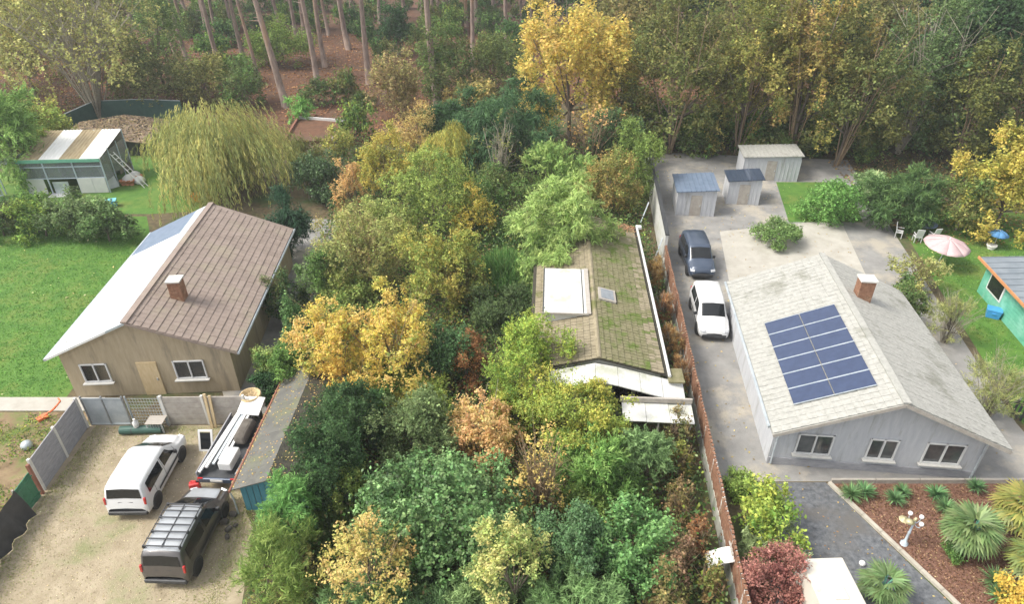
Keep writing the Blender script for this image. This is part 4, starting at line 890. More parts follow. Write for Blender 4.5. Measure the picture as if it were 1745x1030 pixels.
MB().lathe((0, 0, 2.62), [(.06, 0), (.03, .12), (0, .13)], 8).build('finial', M['white_plain'], t)
def chair(label, loc, rz):
    t = thing('garden_chair', label, 'chair', loc, rz, 'white garden chairs by the parasol')
    MB().box((0, 0, .42), (.48, .46, .04)).build('seat', M['white_plain'], t); MB().box((0, .25, .75), (.46, .04, .62), rx=R(-12)).build('backrest', M['white_plain'], t)
    for s in (-1, 1):
        MB().box((.24 * s, 0, .64), (.05, .44, .03)).build('armrest', M['white_plain'], t)
        for y in (-.2, .2): MB().box((.22 * s, y, .21), (.04, .04, .42)).build('leg', M['white_plain'], t)
chair('white plastic chair at the left of the pair behind the parasol', (*G(1561, 412)[:2], 0), R(170)); chair('white plastic chair at the right of the pair behind the parasol', (*G(1588, 410)[:2], 0), R(190))
chair('white chair on its own at the left under the dark bush', (*G(1530, 404)[:2], 0), R(60)); chair('white chair behind the dark round table', (*G(1577, 378)[:2], 0), R(0))
t = thing('garden_table', 'round dark table under the edge of the dark bush', 'table', (*G(1570, 396)[:2], 0))
MB().lathe((0, 0, .7), [(0, 0), (.85, 0), (.87, .03), (.85, .05), (0, .05)], 22).build('table_top', M['blue_grey'], t)
for k in range(4): MB().tube([(.5 * math.cos(k * 1.57 + .6), .5 * math.sin(k * 1.57 + .6), .7), (.62 * math.cos(k * 1.57 + .6), .62 * math.sin(k * 1.57 + .6), 0)], .03, 6).build('leg', M['trim'], t)
t = thing('parasol', 'small blue parasol near the right edge under the yellow tree', 'parasol', (*G(1692, 422)[:2], 0))
for k in range(6):
    a0, a1 = 2 * math.pi * k / 6, 2 * math.pi * (k + 1) / 6
    o = link('canopy_panel', grid_mesh('canopy_panel', [[((.03 + .62 * q) * math.cos(a), (.03 + .62 * q) * math.sin(a), 1.3 - .3 * q * q) for a in (a0, (a0 + a1) / 2, a1)] for q in (0, .33, .66, 1)], M['blue_fabric']), t); md = o.modifiers.new('thick', 'SOLIDIFY'); md.thickness = .01
MB().tube([(0, 0, 0), (0, 0, 1.34)], .025, 6).build('pole', M['white_plain'], t)
t = thing('garden_pot', 'pale round pot below the small blue parasol', 'pot', (*G(1688, 424)[:2], 0)); MB().lathe((0, 0, 0), [(.2, 0), (.32, .2), (.34, .32), (.28, .32), (.24, .25), (0, .25)], 14).build('bowl', M['conc_post'], t, True)
g0, g1 = Vector(G(1665, 497)), Vector(G(1737, 582)); ga = math.atan2(g1.x - g0.x, -(g1.y - g0.y))
t = thing('green_shed', 'green boarded garden shed with slate-blue ribbed roof at the right edge', 'shed', (g0.x, g0.y, 0), 0)
dirv = (g1 - g0).normalized(); nrm = Vector((-dirv.y, dirv.x, 0)); GLn = 7.5
c = dirv * GLn / 2 + nrm * 2.0; rzs = math.atan2(dirv.y, dirv.x)
MB().box((c.x, c.y, 1.1), (GLn - .1, 3.9, 2.2), rz=rzs).build('wall', M['mint'], t)
for k in range(10): 
    q = dirv * GLn / 2 - nrm * .0; MB().box((q.x, q.y, .12 + .22 * k), (GLn, .05, .205), rz=rzs).build('board', M['mint'], t)
for k in range(12):
    q = dirv * (-.25 + .65 * (k + .5)) + nrm * 1.85; MB().box((q.x, q.y, 2.42), (.62, 4.6, .05), rz=rzs, rx=R(5)).build('roof_sheet', M['slate'], t); q2 = dirv * (-.25 + .65 * k) + nrm * 1.85; MB().box((q2.x, q2.y, 2.455), (.05, 4.6, .06), rz=rzs, rx=R(5)).build('roof_rib', M['slate'], t)
q = dirv * 3.6 - nrm * .52; MB().box((q.x, q.y, 2.2), (8.0, .06, .16), rz=rzs).build('fascia', M['rust_wood'], t)
q = dirv * 1.6 - nrm * .05; fr = MB().box((q.x, q.y, 1.3), (1.7, .06, 1.15), rz=rzs).build('window', M['white_plain'], t); q = dirv * 1.6 - nrm * .09; MB().box((q.x, q.y, 1.3), (1.45, .03, .92), rz=rzs).build('pane', M['glass'], fr)
t = thing('garden_fence', 'dark slatted fence at the right edge below the pale shrubs', 'fence', (*G(1722, 712)[:2], 0), R(-38))
for k in range(16): MB().box((.19 * k, 0, .55), (.1, .03, 1.1)).build('slat', M['trim'], t)
for z in (.25, .9): MB().box((1.4, .03, z), (3.1, .04, .06)).build('rail', M['trim'], t)
for x in (0, 1.5, 3.0): MB().box((x, .06, .6), (.08, .08, 1.25)).build('post', M['galv'], t)

# ------------------------------------------------------------------ front drive and planting bed on the right
kb = prop(thing('kerb', '', ''), kind='structure')
for k_ in ('label', 'category'):
    if k_ in kb: del kb[k_]
p0, p1 = Vector((13.62, 20.3, 0)), Vector((19.0, 7.4, 0)); n = 15; an = math.atan2(p1.y - p0.y, p1.x - p0.x); Lk = (p1 - p0).length / n
kme = MB().box((0, 0, .05), (Lk - .012, .16, .14)).mesh('kerb_stone', M['kerb'])
for k in range(n): link('kerb_stone', kme, kb, p0.lerp(p1, (k + .5) / n), (0, 0, an))
t = thing('timber_edging', 'low weathered timber edging at the back of the planting bed', 'edging', (13.7, 20.33, 0))
for k in range(5): MB().box((.95 + 1.9 * k, 0, .12), (1.86, .1, .24)).build('sleeper', M['wood_grey'], t)
t = thing('garden_lamp', 'ornate pale lamp post with white globes in the mulch bed', 'lamp', (*G(1540, 928)[:2], 0)); t.scale = (.85, .85, .82)
MB().lathe((0, 0, 0), [(.17, 0), (.17, .1), (.10, .18), (.06, .35), (.055, .8), (.075, .84), (.05, .9), (.045, 1.5), (.07, 1.55), (.04, 1.65)], 12).build('post', M['steel_blue'], t, True)
MB().lathe((0, 0, 1.62), [(.02, 0), (.08, .1), (.05, .25), (0, .26)], 10).build('finial', M['brass'], t, True)
for k in range(4):
    a = k * 1.571 + .3; e = (.32 * math.cos(a), .32 * math.sin(a), 1.72)
    ar = MB().tube([(0, 0, 1.5), (.18 * math.cos(a), .18 * math.sin(a), 1.45), (.31 * math.cos(a), .31 * math.sin(a), 1.55), e], .02, 5).build('arm', M['steel_blue'], t)
    if k < 2 or k == 3: MB().lathe(e, [(.03, -.02), (.085, .03), (.105, .1), (.085, .17), (.03, .2)], 12).build('globe', M['glow_white'], t, True)
    else: MB().lathe(e, [(.05, 0), (.22, .03), (.05, .12)], 10).build('shade', M['brass'], t, True)
MB().lathe((-.42, .1, 1.62), [(.04, 0), (.24, .02), (.05, .12)], 8).build('shade', M['brass'], t)
t = thing('box_trailer', 'tall cream box trailer standing on the drive', 'trailer', (10.72, 12.9, 0), R(2))
bx_ = MB(); bx_.add([(-.78, -2.0, .45), (.78, -2.0, .45), (.78, 2.05, .45), (-.78, 2.05, .45), (-.74, -1.9, 2.35), (.74, -1.9, 2.35), (.74, 1.95, 2.35), (-.74, 1.95, 2.35)], [(3, 2, 1, 0), (4, 5, 6, 7), (0, 1, 5, 4), (1, 2, 6, 5), (2, 3, 7, 6), (3, 0, 4, 7)])
bo = bx_.build('body', M['caravan'], t, bevel=.05)
MB().box((0, 2.03, 1.5), (1.3, .03, 1.2)).build('door', M['caravan'], bo); MB().box((0, .6, 2.37), (.5, .5, .05)).build('roof_hatch', M['caravan'], bo, bevel=.02)
for s in (-1, 1):
    MB().box((.80 * s, 0, .5), (.05, 4.0, .08)).build('skirt_rail', M['galv'], t)
    wl = MB().lathe((.72 * s, -.2, .33), [(.15, -.09), (.30, -.09), (.33, -.04), (.33, .04), (.30, .09), (.15, .09)], 18, 'X').build('wheel', M['tyre'], t, True); MB().lathe((.72 * s, -.2, .33), [(0, -.08), (.16, -.08), (.16, .08), (0, .08)], 12, 'X').build('rim', M['rim'], wl)
t = thing('low_step', 'grey step beside the cream box trailer', 'step', (9.6, 14.4, 0)); MB().box((0, 0, .1), (.5, .9, .2)).build('tread', M['galv'], t, bevel=.02); MB().box((0, .2, .28), (.45, .4, .16)).build('upper_tread', M['galv'], t, bevel=.02)
o = MB().lathe((0, 0, 0), [(.05, 0), (.11, .05), (.12, .14), (.06, .22), (.0, .23)], 10).build('marker_light', M['glow_white'], None, True, loc=G(1468, 964)); prop(o, 'small white knob lamp beside the drive palm', 'lamp')
t = thing('parked_trailer', 'white slab of a parked trailer cut off at the bottom right corner', 'trailer', (18.5, 13.6, 0), R(-25))
MB().box((0, 0, .75), (1.5, 2.2, .8)).build('body', M['white_plain'], t, bevel=.06); MB().box((0, 0, 1.18), (1.54, 2.24, .06)).build('lid', M['white_plain'], t, bevel=.02)
for s in (-1, 1): MB().lathe((.78 * s, 0, .3), [(0, -.08), (.3, -.08), (.3, .08), (0, .08)], 14, 'X').build('wheel', M['tyre'], t)
# ------------------------------------------------------------------ planting: the overgrown plot
T = 'tree'; S = 'shrub'
# near band
plant('laurel_bush', 'large glossy green laurel bush in the middle of the overgrown plot', S, (622, 760, 893, 1005), 'broad', p_['laurel'], .15, 2.0, m='gloss_leaf', nmax=34000, nc=60, cr=(.2, .34), fat=1.0, low=-.5)
plant('evergreen_bush', 'grey-green rounded bush just behind the large laurel', S, (635, 668, 785, 815), 'broad', p_['greygreen'], .11, 1.9, nc=40, cr=(.2, .34))
plant('ivy_column', 'tall dark green ivy-clad column beside the dark side of the shed roof', S, (505, 705, 612, 885), 'broad', p_['dark'], .10, 2.2, nc=44, cr=(.22, .36))
plant('ivy_column', 'second dark evergreen mass behind the ivy column by the shed', S, (545, 660, 640, 800), 'broad', p_['dark'], .11, 2.0)
plant('conifer_shrub', 'fresh green feathery conifer in front of the teal shed wall', S, (446, 808, 556, 945), 'feather', [(.10, .24, .07), (.14, .29, .09), (.075, .19, .055)], .22, 1.9, droop=.3)
plant('broom_shrub', 'bright green broom-like shrub on the edge of the bare earth', S, (395, 890, 530, 1045), 'feather', [(.13, .21, .05), (.17, .24, .07), (.09, .16, .04)], .30, 1.5, droop=-.5, asp=.1)
plant('grass_tussock', 'tall grass tussock between the broom shrub and the laurel', 'grass', (520, 800, 620, 920), 'grass', [(.10, .17, .05), (.13, .20, .06)], 1.1, 6, asp=.035, nmax=2600)
plant('hawthorn_shrub', 'thin shrub with pinkish-yellow leaves at the bottom of the plot', S, (548, 885, 705, 1035), 'sparse', [(.52, .36, .16), (.46, .28, .14), (.36, .30, .10), (.26, .25, .09)], .10, .6, twigs=12, nc=40, cr=(.14, .26), trunk=1.6)
plant('juniper_bush', 'blue-green feathery juniper at the bottom edge below the yellow shrub', S, (555, 990, 700, 1090), 'feather', p_['bluelight'], .22, 2.0, droop=.35)
plant('juniper_bush', 'blue-green feathery juniper at the bottom edge below the laurel', S, (690, 985, 800, 1090), 'feather', p_['blue'], .22, 2.0, droop=.35)
plant('juniper_bush', 'wide blue-green juniper at the bottom edge right of the laurel', S, (755, 985, 905, 1095), 'feather', p_['bluelight'], .22, 2.0, droop=.35)
plant('juniper_bush', 'low pale juniper at the bottom edge near the slatted screen', S, (900, 1000, 1060, 1080), 'feather', [(.11, .22, .10), (.14, .26, .12)], .22, 2.0, droop=.3)
plant('privet_shrub', 'pale yellow-green upright shrub at the bottom right of the laurel', S, (800, 885, 945, 1030), 'broad', [(.30, .32, .12), (.22, .27, .09), (.42, .37, .18), (.15, .21, .08)], .10, .8, nc=48, cr=(.12, .24), trunk=1.8)
plant('holly_bush', 'dark blue-green holly left of the rhododendron', S, (920, 865, 1035, 1010), 'broad', p_['blue'], .10, 2.0, m='gloss_leaf')
plant('rhododendron_bush', 'fresh green rhododendron near the slatted screen', S, (1005, 862, 1138, 1010), 'broad', [(.10, .20, .065), (.14, .25, .09), (.065, .14, .045)], .14, 1.9, m='gloss_leaf', nc=40, cr=(.18, .32))
plant('olive_bush', 'small dark bush above the rhododendron', S, (1030, 805, 1110, 885), 'broad', p_['mid'], .10, 1.8)
plant('willow_shrub', 'light green upright willow shrub below the lower canopy of the bungalow', S, (950, 722, 1085, 860), 'feather', [(.17, .28, .075), (.13, .23, .065), (.22, .32, .10)], .24, 1.7, droop=-.25, asp=.22)
plant('blue_shrub', 'blue-green shrub right of the light willow shrub', S, (1060, 735, 1148, 850), 'feather', p_['bluelight'], .2, 1.9, droop=.1, asp=.2)
t = plant('bare_shrub', 'nearly bare upright shrub with few yellow leaves right of the laurel', S, (868, 745, 972, 905), 'sparse', [(.50, .36, .12), (.40, .30, .10)], .10, .16, twigs=46, twig_r=.028, twig_mat='twig')
plant('maple_tree', 'peach-orange leaved small tree behind the laurel', T, (762, 660, 885, 800), 'broad', p_['peach'], .12, 1.2, twigs=6, twig_mat='pale_bark', nc=44, cr=(.14, .27))
plant('yellow_green_tree', 'lime green bushy tree against the left roof slope of the bungalow', T, (822, 545, 965, 700), 'broad', p_['lime'], .10, 1.9, trunk=.8, nc=48, cr=(.16, .3))
plant('yellow_green_tree', 'yellow-lime bush spreading in front of the white canopy', T, (893, 622, 1072, 755), 'broad', [(.26, .29, .04), (.20, .26, .045), (.33, .30, .05), (.15, .22, .045)], .10, 1.7, trunk=1.5, nc=50, cr=(.16, .3))
plant('yellow_green_tree', 'olive-lime bush left of the canopy bush above the peach tree', T, (820, 650, 930, 745), 'broad', [(.24, .26, .035), (.18, .22, .04), (.33, .28, .05)], .11, 1.6)
plant('rust_shrub', 'rusty brown shrub between the golden tree and the lime tree', S, (768, 575, 832, 665), 'broad', p_['rust'], .09, 1.7)
plant('evergreen_dome', 'clipped-looking dark evergreen dome below the long grass', S, (800, 487, 922, 585), 'broad', [(.05, .085, .04), (.075, .115, .055), (.035, .065, .03)], .10, 2.2, nc=46, cr=(.2, .32))
plant('bamboo_clump', 'large feathery light green bamboo hanging over the white dormer', 'bamboo', (885, 315, 1030, 480), 'feather', p_['bamboo'], .34, 2.4, droop=.5, trunk=1.0, nc=52, cr=(.18, .3), nmax=30000, asp=.15)
plant('bamboo_clump', 'lower arm of feathery bamboo left of the white dormer', 'bamboo', (880, 415, 945, 520), 'feather', p_['bamboo'], .30, 2.2, droop=.5, asp=.15)
plant('tall_grass', 'bank of long mid-green grass left of the bamboo', 'grass', (800, 365, 918, 515), 'grass', p_['grass'], 1.0, 7, asp=.06, nmax=9000, dome=1.9, fat=1.15)
plant('tall_grass', 'darker long grass further up behind the olive tree', 'grass', (800, 335, 900, 420), 'grass', [(.04, .10, .03), (.06, .13, .035)], 1.0, 6, asp=.05, nmax=4000)
plant('golden_tree', 'golden yellow small tree with upright stems in the middle left of the plot', T, (590, 488, 752, 690), 'broad', p_['gold'], .12, 1.05, twigs=14, twig_mat='twig', nc=60, cr=(.11, .22))
plant('golden_tree', 'bright golden tree arm reaching over the far end of the shed', T, (505, 515, 625, 660), 'broad', p_['gold'], .12, 1.0, twigs=8, nc=46, cr=(.12, .24), trunk=.8)
plant('golden_tree', 'lower spray of golden leaves beside the shed ridge', T, (548, 612, 640, 715), 'sparse', [(.62, .42, .06), (.55, .38, .06), (.42, .34, .07)], .12, .8, twigs=6, nc=30, cr=(.14, .26))
plant('evergreen_bush', 'mid green bush below the golden tree', S, (600, 610, 720, 705), 'broad', p_['mid'], .11, 1.9)
plant('evergreen_bush', 'dark teal-green bush right of the golden tree', S, (715, 550, 800, 660), 'broad', p_['blue'], .11, 1.9)
plant('evergreen_bush', 'dark bush between the golden spray and the grey-green bush', S, (590, 680, 680, 770), 'broad', p_['dark'], .11, 1.9)
plant('mixed_shrub', 'yellowing shrub behind the grey-green bush', S, (640, 650, 760, 730), 'broad', [(.26, .25, .05), (.18, .21, .05), (.12, .17, .05)], .11, 1.4)
plant('cherry_tree', 'olive-yellow leaved tree with an orange tip above the dark dome', T, (683, 385, 825, 545), 'broad', [(.22, .24, .05), (.17, .21, .05), (.28, .27, .06), (.13, .18, .045), (.36, .26, .06)], .12, 1.6, nc=54, cr=(.14, .26))
plant('elder_tree', 'thin brown and grey-green tree beside the left neighbour', T, (540, 350, 695, 515), 'sparse', [(.22, .25, .09), (.29, .30, .12), (.15, .19, .07), (.24, .19, .10)], .12, 1.3, twigs=16, nc=56, cr=(.13, .25))
plant('privet_shrub', 'pale green shrub standing at the top of the brown tree', S, (600, 340, 700, 430), 'broad', [(.22, .27, .10), (.16, .22, .07), (.30, .32, .12)], .13, 1.3)
plant('light_green_tree', 'rounded light green tree in the upper middle of the plot', T, (672, 260, 812, 410), 'broad', [(.19, .25, .06), (.15, .21, .05), (.24, .28, .07), (.10, .16, .04)], .13, 1.7, nc=56, cr=(.15, .27))
plant('yellow_shrub', 'bright yellow shrub right of the light green tree', S, (770, 320, 840, 410), 'sparse', [(.52, .36, .05), (.42, .32, .05), (.16, .20, .05)], .13, .8)
plant('tan_leaved_tree', 'thin tree with tan-pink leaves left of the light green tree', T, (565, 275, 625, 375), 'sparse', p_['tan'], .14, .8, twigs=8, nc=26, cr=(.16, .28))
plant('yellow_green_tree', 'tall yellow-green tree behind the light green tree', T, (610, 222, 705, 350), 'broad', [(.32, .31, .05), (.24, .26, .05), (.42, .34, .06), (.16, .20, .05)], .15, 1.2, twigs=6, nc=40, cr=(.15, .28))
plant('laurel_bush', 'dark glossy laurel beside the corner of the left neighbour', S, (512, 262, 598, 350), 'broad', p_['dark'] + [(.05, .11, .05)], .15, 2.0, m='gloss_leaf')
plant('ivy_hedge', 'ivy hedge along the right side of the left neighbour, upper stretch', 'hedge', (500, 430, 575, 545), 'broad', p_['mid'] + p_['greygreen'], .11, 2.0)
plant('ivy_hedge', 'ivy hedge along the right side of the left neighbour, middle stretch', 'hedge', (478, 520, 550, 620), 'broad', p_['laurel'], .11, 2.0)
plant('ivy_hedge', 'ivy hedge at the far corner of the teal shed roof', 'hedge', (445, 590, 520, 680), 'broad', p_['mid'], .10, 1.8)
plant('ivy_hedge', 'dark ivy clump between the wicker tub and the shed', 'hedge', (420, 640, 475, 700), 'broad', p_['dark'], .10, 1.9)
plant('yew_tree', 'big dark green yew with drooping sprays at the top of the plot', T, (782, 150, 950, 300), 'needle', [(.03, .075, .04), (.045, .10, .052), (.065, .13, .065)], .50, 2.6, droop=.45, nc=54, cr=(.2, .32), nmax=26000)
plant('yew_tree', 'smaller dark yew left of the big yew', T, (712, 172, 820, 262), 'needle', [(.03, .07, .032), (.045, .095, .042)], .45, 2.6, droop=.4)
plant('birch_saplings', 'cluster of bare silver saplings in front of the big yew', T, (815, 205, 885, 325), 'sparse', [(.18, .20, .07)], .14, .10, twigs=22, twig_mat='pale_bark', twig_r=.04)
plant('weeping_shrub', 'yellow-green weeping shrub in front of the smaller yew', S, (730, 222, 805, 305), 'willow', p_['willow'], .26, 1.8)
plant('dry_shrub', 'tan dry shrub left of the weeping shrub', S, (670, 190, 745, 275), 'sparse', p_['tan'] + [(.24, .22, .1)], .16, .8, twigs=10)
plant('hazel_shrub', 'light green upright shrub right of the silver saplings', S, (895, 255, 1000, 355), 'feather', [(.20, .28, .09), (.15, .23, .07), (.26, .32, .11)], .32, 1.6, droop=-.2, asp=.25)
plant('mixed_shrub', 'olive and orange tinted shrub right of the bamboo', S, (985, 262, 1080, 385), 'broad', [(.18, .19, .06), (.27, .18, .06), (.14, .19, .06)], .14, 1.4)
plant('green_shrub', 'green shrub at the far end of the white wall', S, (1050, 215, 1125, 345), 'broad', [(.12, .20, .05), (.17, .25, .06), (.09, .15, .04)], .14, 1.6)
plant('coppice_shoots', 'bare shoots with a few orange leaf tips right of the big yew', S, (955, 178, 1062, 300), 'sparse', [(.60, .32, .16), (.48, .30, .12)], .22, .07, twigs=34, twig_r=.035, twig_mat='twig')
plant('green_shrub', 'dark green fill behind the bare shoots', S, (1000, 185, 1080, 290), 'broad', p_['blue'], .18, 1.8)
plant('dark_thicket', 'dark thicket below the silver saplings', S, (790, 285, 900, 360), 'broad', p_['dull'] + p_['mid'], .14, 1.4)
plant('brown_shrub', 'brownish shrub left of the long grass', S, (745, 430, 815, 530), 'sparse', p_['olive'] + p_['brown'], .12, 1.2)
plant('filler_shrub', 'fresh green shrub between the golden tree and the brown tree', S, (545, 465, 640, 560), 'broad', [(.14, .21, .06), (.19, .25, .08), (.25, .26, .08)], .11, 1.5)
plant('filler_shrub', 'yellow-green shrub at the foot of the rounded light green tree', S, (640, 370, 730, 450), 'broad', [(.25, .27, .07), (.18, .22, .06), (.34, .31, .10)], .12, 1.4, twigs=6)
plant('filler_shrub', 'bright green shrub between the teal-green bush and the peach tree', S, (690, 640, 780, 720), 'broad', [(.20, .27, .05), (.15, .22, .05), (.26, .29, .06)], .10, 1.5)
plant('filler_shrub', 'mid green shrub between the bare shrub and the rhododendron', S, (960, 820, 1045, 900), 'broad', [(.13, .22, .06), (.18, .27, .07), (.09, .16, .045)], .10, 1.5)
plant('filler_shrub', 'light green climber over the fallen stems left of the laurel', S, (560, 800, 640, 890), 'sparse', [(.18, .26, .06), (.24, .29, .08), (.12, .19, .05)], .10, 1.1, twigs=8)
plant('filler_shrub', 'low fresh green shrub above the wide juniper', S, (640, 930, 740, 1010), 'broad', [(.12, .21, .06), (.17, .26, .08)], .10, 1.4)
# dead conifer hedge along the screen
for i, (bb, lab) in enumerate((((1102, 430, 1136, 500), 'furthest dead rust-brown conifer beside the gutter'), ((1112, 488, 1150, 560), 'second dead rust-brown conifer beside the gutter'), ((1122, 548, 1163, 618), 'third dead rust-brown conifer beside the gutter'), ((1142, 605, 1180, 675), 'nearest dead rust-brown conifer by the canopy end'))):
    plant('dead_conifer', lab, 'conifer', bb, 'feather', [(.26, .13, .045), (.32, .18, .07), (.18, .09, .035), (.30, .2, .11)], .15, 1.6, droop=.2, asp=.12, twigs=14, twig_mat='pale_bark', group='dead conifers along the screen', nmax=9000, fat=.9)
for i, (bb, pal, lab, st) in enumerate((
    ((1120, 700, 1175, 780), p_['dull'] + p_['brown'], 'tangled dull shrub by the corner of the lower canopy', 'sparse'),
    ((1135, 755, 1185, 820), [(.16, .18, .04), (.22, .2, .05), (.12, .14, .04)], 'mossy yellow-green shrub against the screen plinth', 'broad'),
    ((1130, 825, 1190, 895), p_['brown'] + [(.12, .13, .04)], 'brown dying shrub right of the rhododendron', 'sparse'),
    ((1165, 885, 1212, 950), p_['rust'] + p_['brown'], 'rust-brown dead shrub below the corrugated sheet', 'sparse'),
    ((1115, 915, 1190, 1000), [(.25, .15, .12), (.2, .13, .1), (.15, .12, .06)], 'pinkish-brown fallen branches near the bottom of the screen', 'sparse'),
    ((1185, 965, 1232, 1030), [(.12, .15, .04), (.2, .13, .06)], 'green and rust weeds at the foot of the screen', 'broad'),
    ((1090, 960, 1180, 1060), p_['olive'] + p_['brown'], 'olive weeds at the bottom edge left of the screen', 'sparse'))):
    plant('undergrowth_shrub', lab, S, bb, st, pal, .11, .8, twigs=16, nmax=6000, fat=1.0, deep=1.3)
plant('bramble', 'tangle of dry tan stems at the bottom left of the plot', S, (440, 945, 560, 1050), 'sparse', [(.30, .26, .10), (.2, .2, .07)], .12, .4, twigs=40, twig_r=.02)

# ------------------------------------------------------------------ left garden
plant('weeping_willow', 'broad weeping willow with yellow-green curtains of leaves', T, {'xy': (-22.9, 51.5), 'r': 6.3, 'rz': 3.2, 'hz': 2.4}, 'willow', [(.25, .25, .09), (.20, .23, .09), (.31, .29, .11), (.16, .19, .075)], .36, 3.4, nmax=42000, asp=.15, tr=.3, nl=16)
for i, (bb, pal, lab) in enumerate((((30, 340, 105, 410), p_['lime'][:2] + p_['mid'], 'yellow-green left end of the clipped hedge by the lawn'), ((85, 342, 160, 412), p_['greygreen'], 'grey-green middle of the clipped hedge by the lawn'), ((140, 348, 215, 418), p_['greygreen'] + p_['laurel'], 'dark right end of the clipped hedge by the lawn'), ((-50, 350, 45, 412), p_['dark'] + p_['dull'], 'dark overgrown hedge end at the left edge'))):
    plant('clipped_hedge', lab, 'hedge', bb, 'broad', pal, .17, 1.9, nmax=9000, fat=1.3, deep=.75, group='hedge along the lawn')
plant('bamboo_clump', 'light green bamboo-like tree at the left edge above the greenhouse', 'bamboo', (-40, 150, 65, 330), 'feather', [(.15, .26, .07), (.20, .30, .09), (.11, .19, .05)], .5, 2.0, droop=.2, asp=.2)
plant('hedge_tree', 'green leafy tree left of the greenhouse roof', T, (30, 170, 125, 290), 'broad', [(.13, .22, .05), (.17, .25, .06), (.24, .25, .06)], .24, 1.7)
plant('bare_ash_tree', 'tall pale many-stemmed bare tree behind the greenhouse', T, {'at': (170, 205), 'r': 7.5, 'rz': 6.5, 'hz': 8.5}, 'sparse', [(.20, .20, .08), (.26, .24, .10)], .28, .5, twigs=34, twig_r=.085, forks=7, twig_mat='pale_bark', bark='pale_bark')
for i, (bb, pal, lab) in enumerate((
    ((-60, -40, 110, 170), [(.24, .23, .07), (.30, .25, .07), (.17, .19, .06)], 'yellowish hazy tree at the top left corner'),
    ((60, -30, 210, 160), p_['olive'], 'olive tree left of the bare many-stemmed tree'),
    ((195, -20, 320, 150), [(.13, .19, .07), (.17, .21, .08), (.10, .15, .06)], 'green tree right of the bare many-stemmed tree'),
    ((180, 90, 330, 190), p_['dull'], 'dull green thicket behind the dark green sheet fence'),
    ((300, 100, 380, 180), [(.17, .19, .07), (.22, .22, .08)], 'pale thicket at the foot of the leaning pines'),
    ((365, 110, 450, 185), p_['mid'] + p_['dull'], 'green thicket behind the top of the willow'),
    ((420, 40, 520, 115), [(.17, .24, .05), (.22, .28, .06), (.12, .18, .04)], 'fresh green small tree between the pine trunks'),
    ((645, 15, 705, 95), p_['dark'], 'dark conifer-like bush among the pine trunks'),
    ((640, 90, 720, 205), [(.19, .19, .08), (.24, .21, .09), (.2, .14, .09)], 'pale brownish shrub at the edge of the bare forest floor'),
    ((700, 50, 800, 175), p_['dull'] + p_['mid'], 'green shrub around the thick pine trunk'),
    ((780, 60, 895, 160), [(.11, .15, .05), (.15, .18, .06), (.08, .12, .04)], 'broad green shrub left of the tall golden tree'),
    ((760, 130, 850, 185), p_['tan'] + p_['olive'], 'tan and olive scrub above the yews'))):
    plant('woodland_shrub' if i > 2 else 'woodland_tree', lab, S if i > 2 else T, bb, 'broad' if i not in (0, 8, 11) else 'sparse', pal, .24, 1.5, group=None, nmax=12000, twigs=5 if i in (0, 1, 8, 11) else 0, trunk=1.0 if i < 3 else 0, twig_mat='pale_bark')
plant('fern_patch', 'bright green fern patch beyond the willow', 'fern', (487, 168, 530, 208), 'feather', [(.08, .24, .05), (.11, .29, .07)], .4, 1.5, droop=.2, asp=.2)
plant('golden_shrub', 'olive shrub in the raised bed beyond the willow', S, (555, 215, 605, 275), 'broad', p_['olivegold'], .16, 1.3)
plant('dull_shrub', 'dull green shrub right of the willow curtain', S, (495, 235, 560, 300), 'sparse', p_['olive'] + p_['dull'], .18, 1.3)

# ------------------------------------------------------------------ forest edge on the right
plant('golden_beech', 'tall golden-orange beech at the forest edge', T, {'at': (970, 245), 'r': 5.0, 'rz': 7.6, 'hz': 7.0}, 'broad', p_['golddeep'] + [(.46, .32, .06)], .28, 2.0, nmax=30000, nc=90, cr=(.10, .2))
plant('golden_beech', 'smaller golden tree right of the tall golden beech', T, (1010, 62, 1105, 215), 'broad', p_['golddeep'] + p_['olive'], .26, 1.3, nc=46, cr=(.12, .22), trunk=1)
FT = [  # base x, base y, r, rz, hz, palette, label
    (1140, 262, 5.0, 7.0, 7.0, 'olive', 'olive leafy tree at the forest edge behind the far end of the white wall'),
    (1255, 262, 4.6, 7.5, 7.4, 'olivegold', 'yellow-olive leafy tree at the middle of the forest edge'),
    (1345, 272, 4.6, 7.5, 7.4, 'olivegold2', 'golden olive tree left of the dark ivy-clad tree'),
    (1425, 282, 4.2, 6.4, 6.2, 'olive', 'dense olive tree at the right part of the forest edge'),
    (1625, 285, 3.8, 5.0, 4.8, 'dulldark', 'half bare olive tree with leaning pale stems right of the ivy tree'),
    (1720, 270, 5.5, 7.0, 7.4, 'dark', 'very dark tree at the right edge of the forest')]
PAL['olivegold2'] = [(.32, .26, .05), (.24, .23, .05), (.26, .17, .06), (.16, .18, .05)]; PAL['dulldark'] = [(.13, .15, .05), (.09, .11, .04), (.2, .2, .05)]
for bx0, by0, r_, rz_, hz_, pal, lab in FT:
    plant('forest_tree', lab, T, {'at': (bx0, by0), 'r': r_, 'rz': rz_, 'hz': hz_}, 'broad', PAL[pal], .25, 1.25, gain=.95, nmax=20000, nc=80, cr=(.10, .2), twigs=9, twig_r=.07, twig_mat='twig')
plant('ivy_clad_tree', 'leaning dark ivy-clad tree with bare branch tips at the right of the forest edge', T, {'at': (1530, 262), 'r': 4.0, 'rz': 6.2, 'hz': 6.6}, 'broad', [(.05, .10, .04), (.07, .13, .055), (.10, .16, .07)], .22, 1.8, nmax=20000, nc=60, cr=(.14, .24), twigs=26, twig_r=.07, twig_mat='pale_bark')
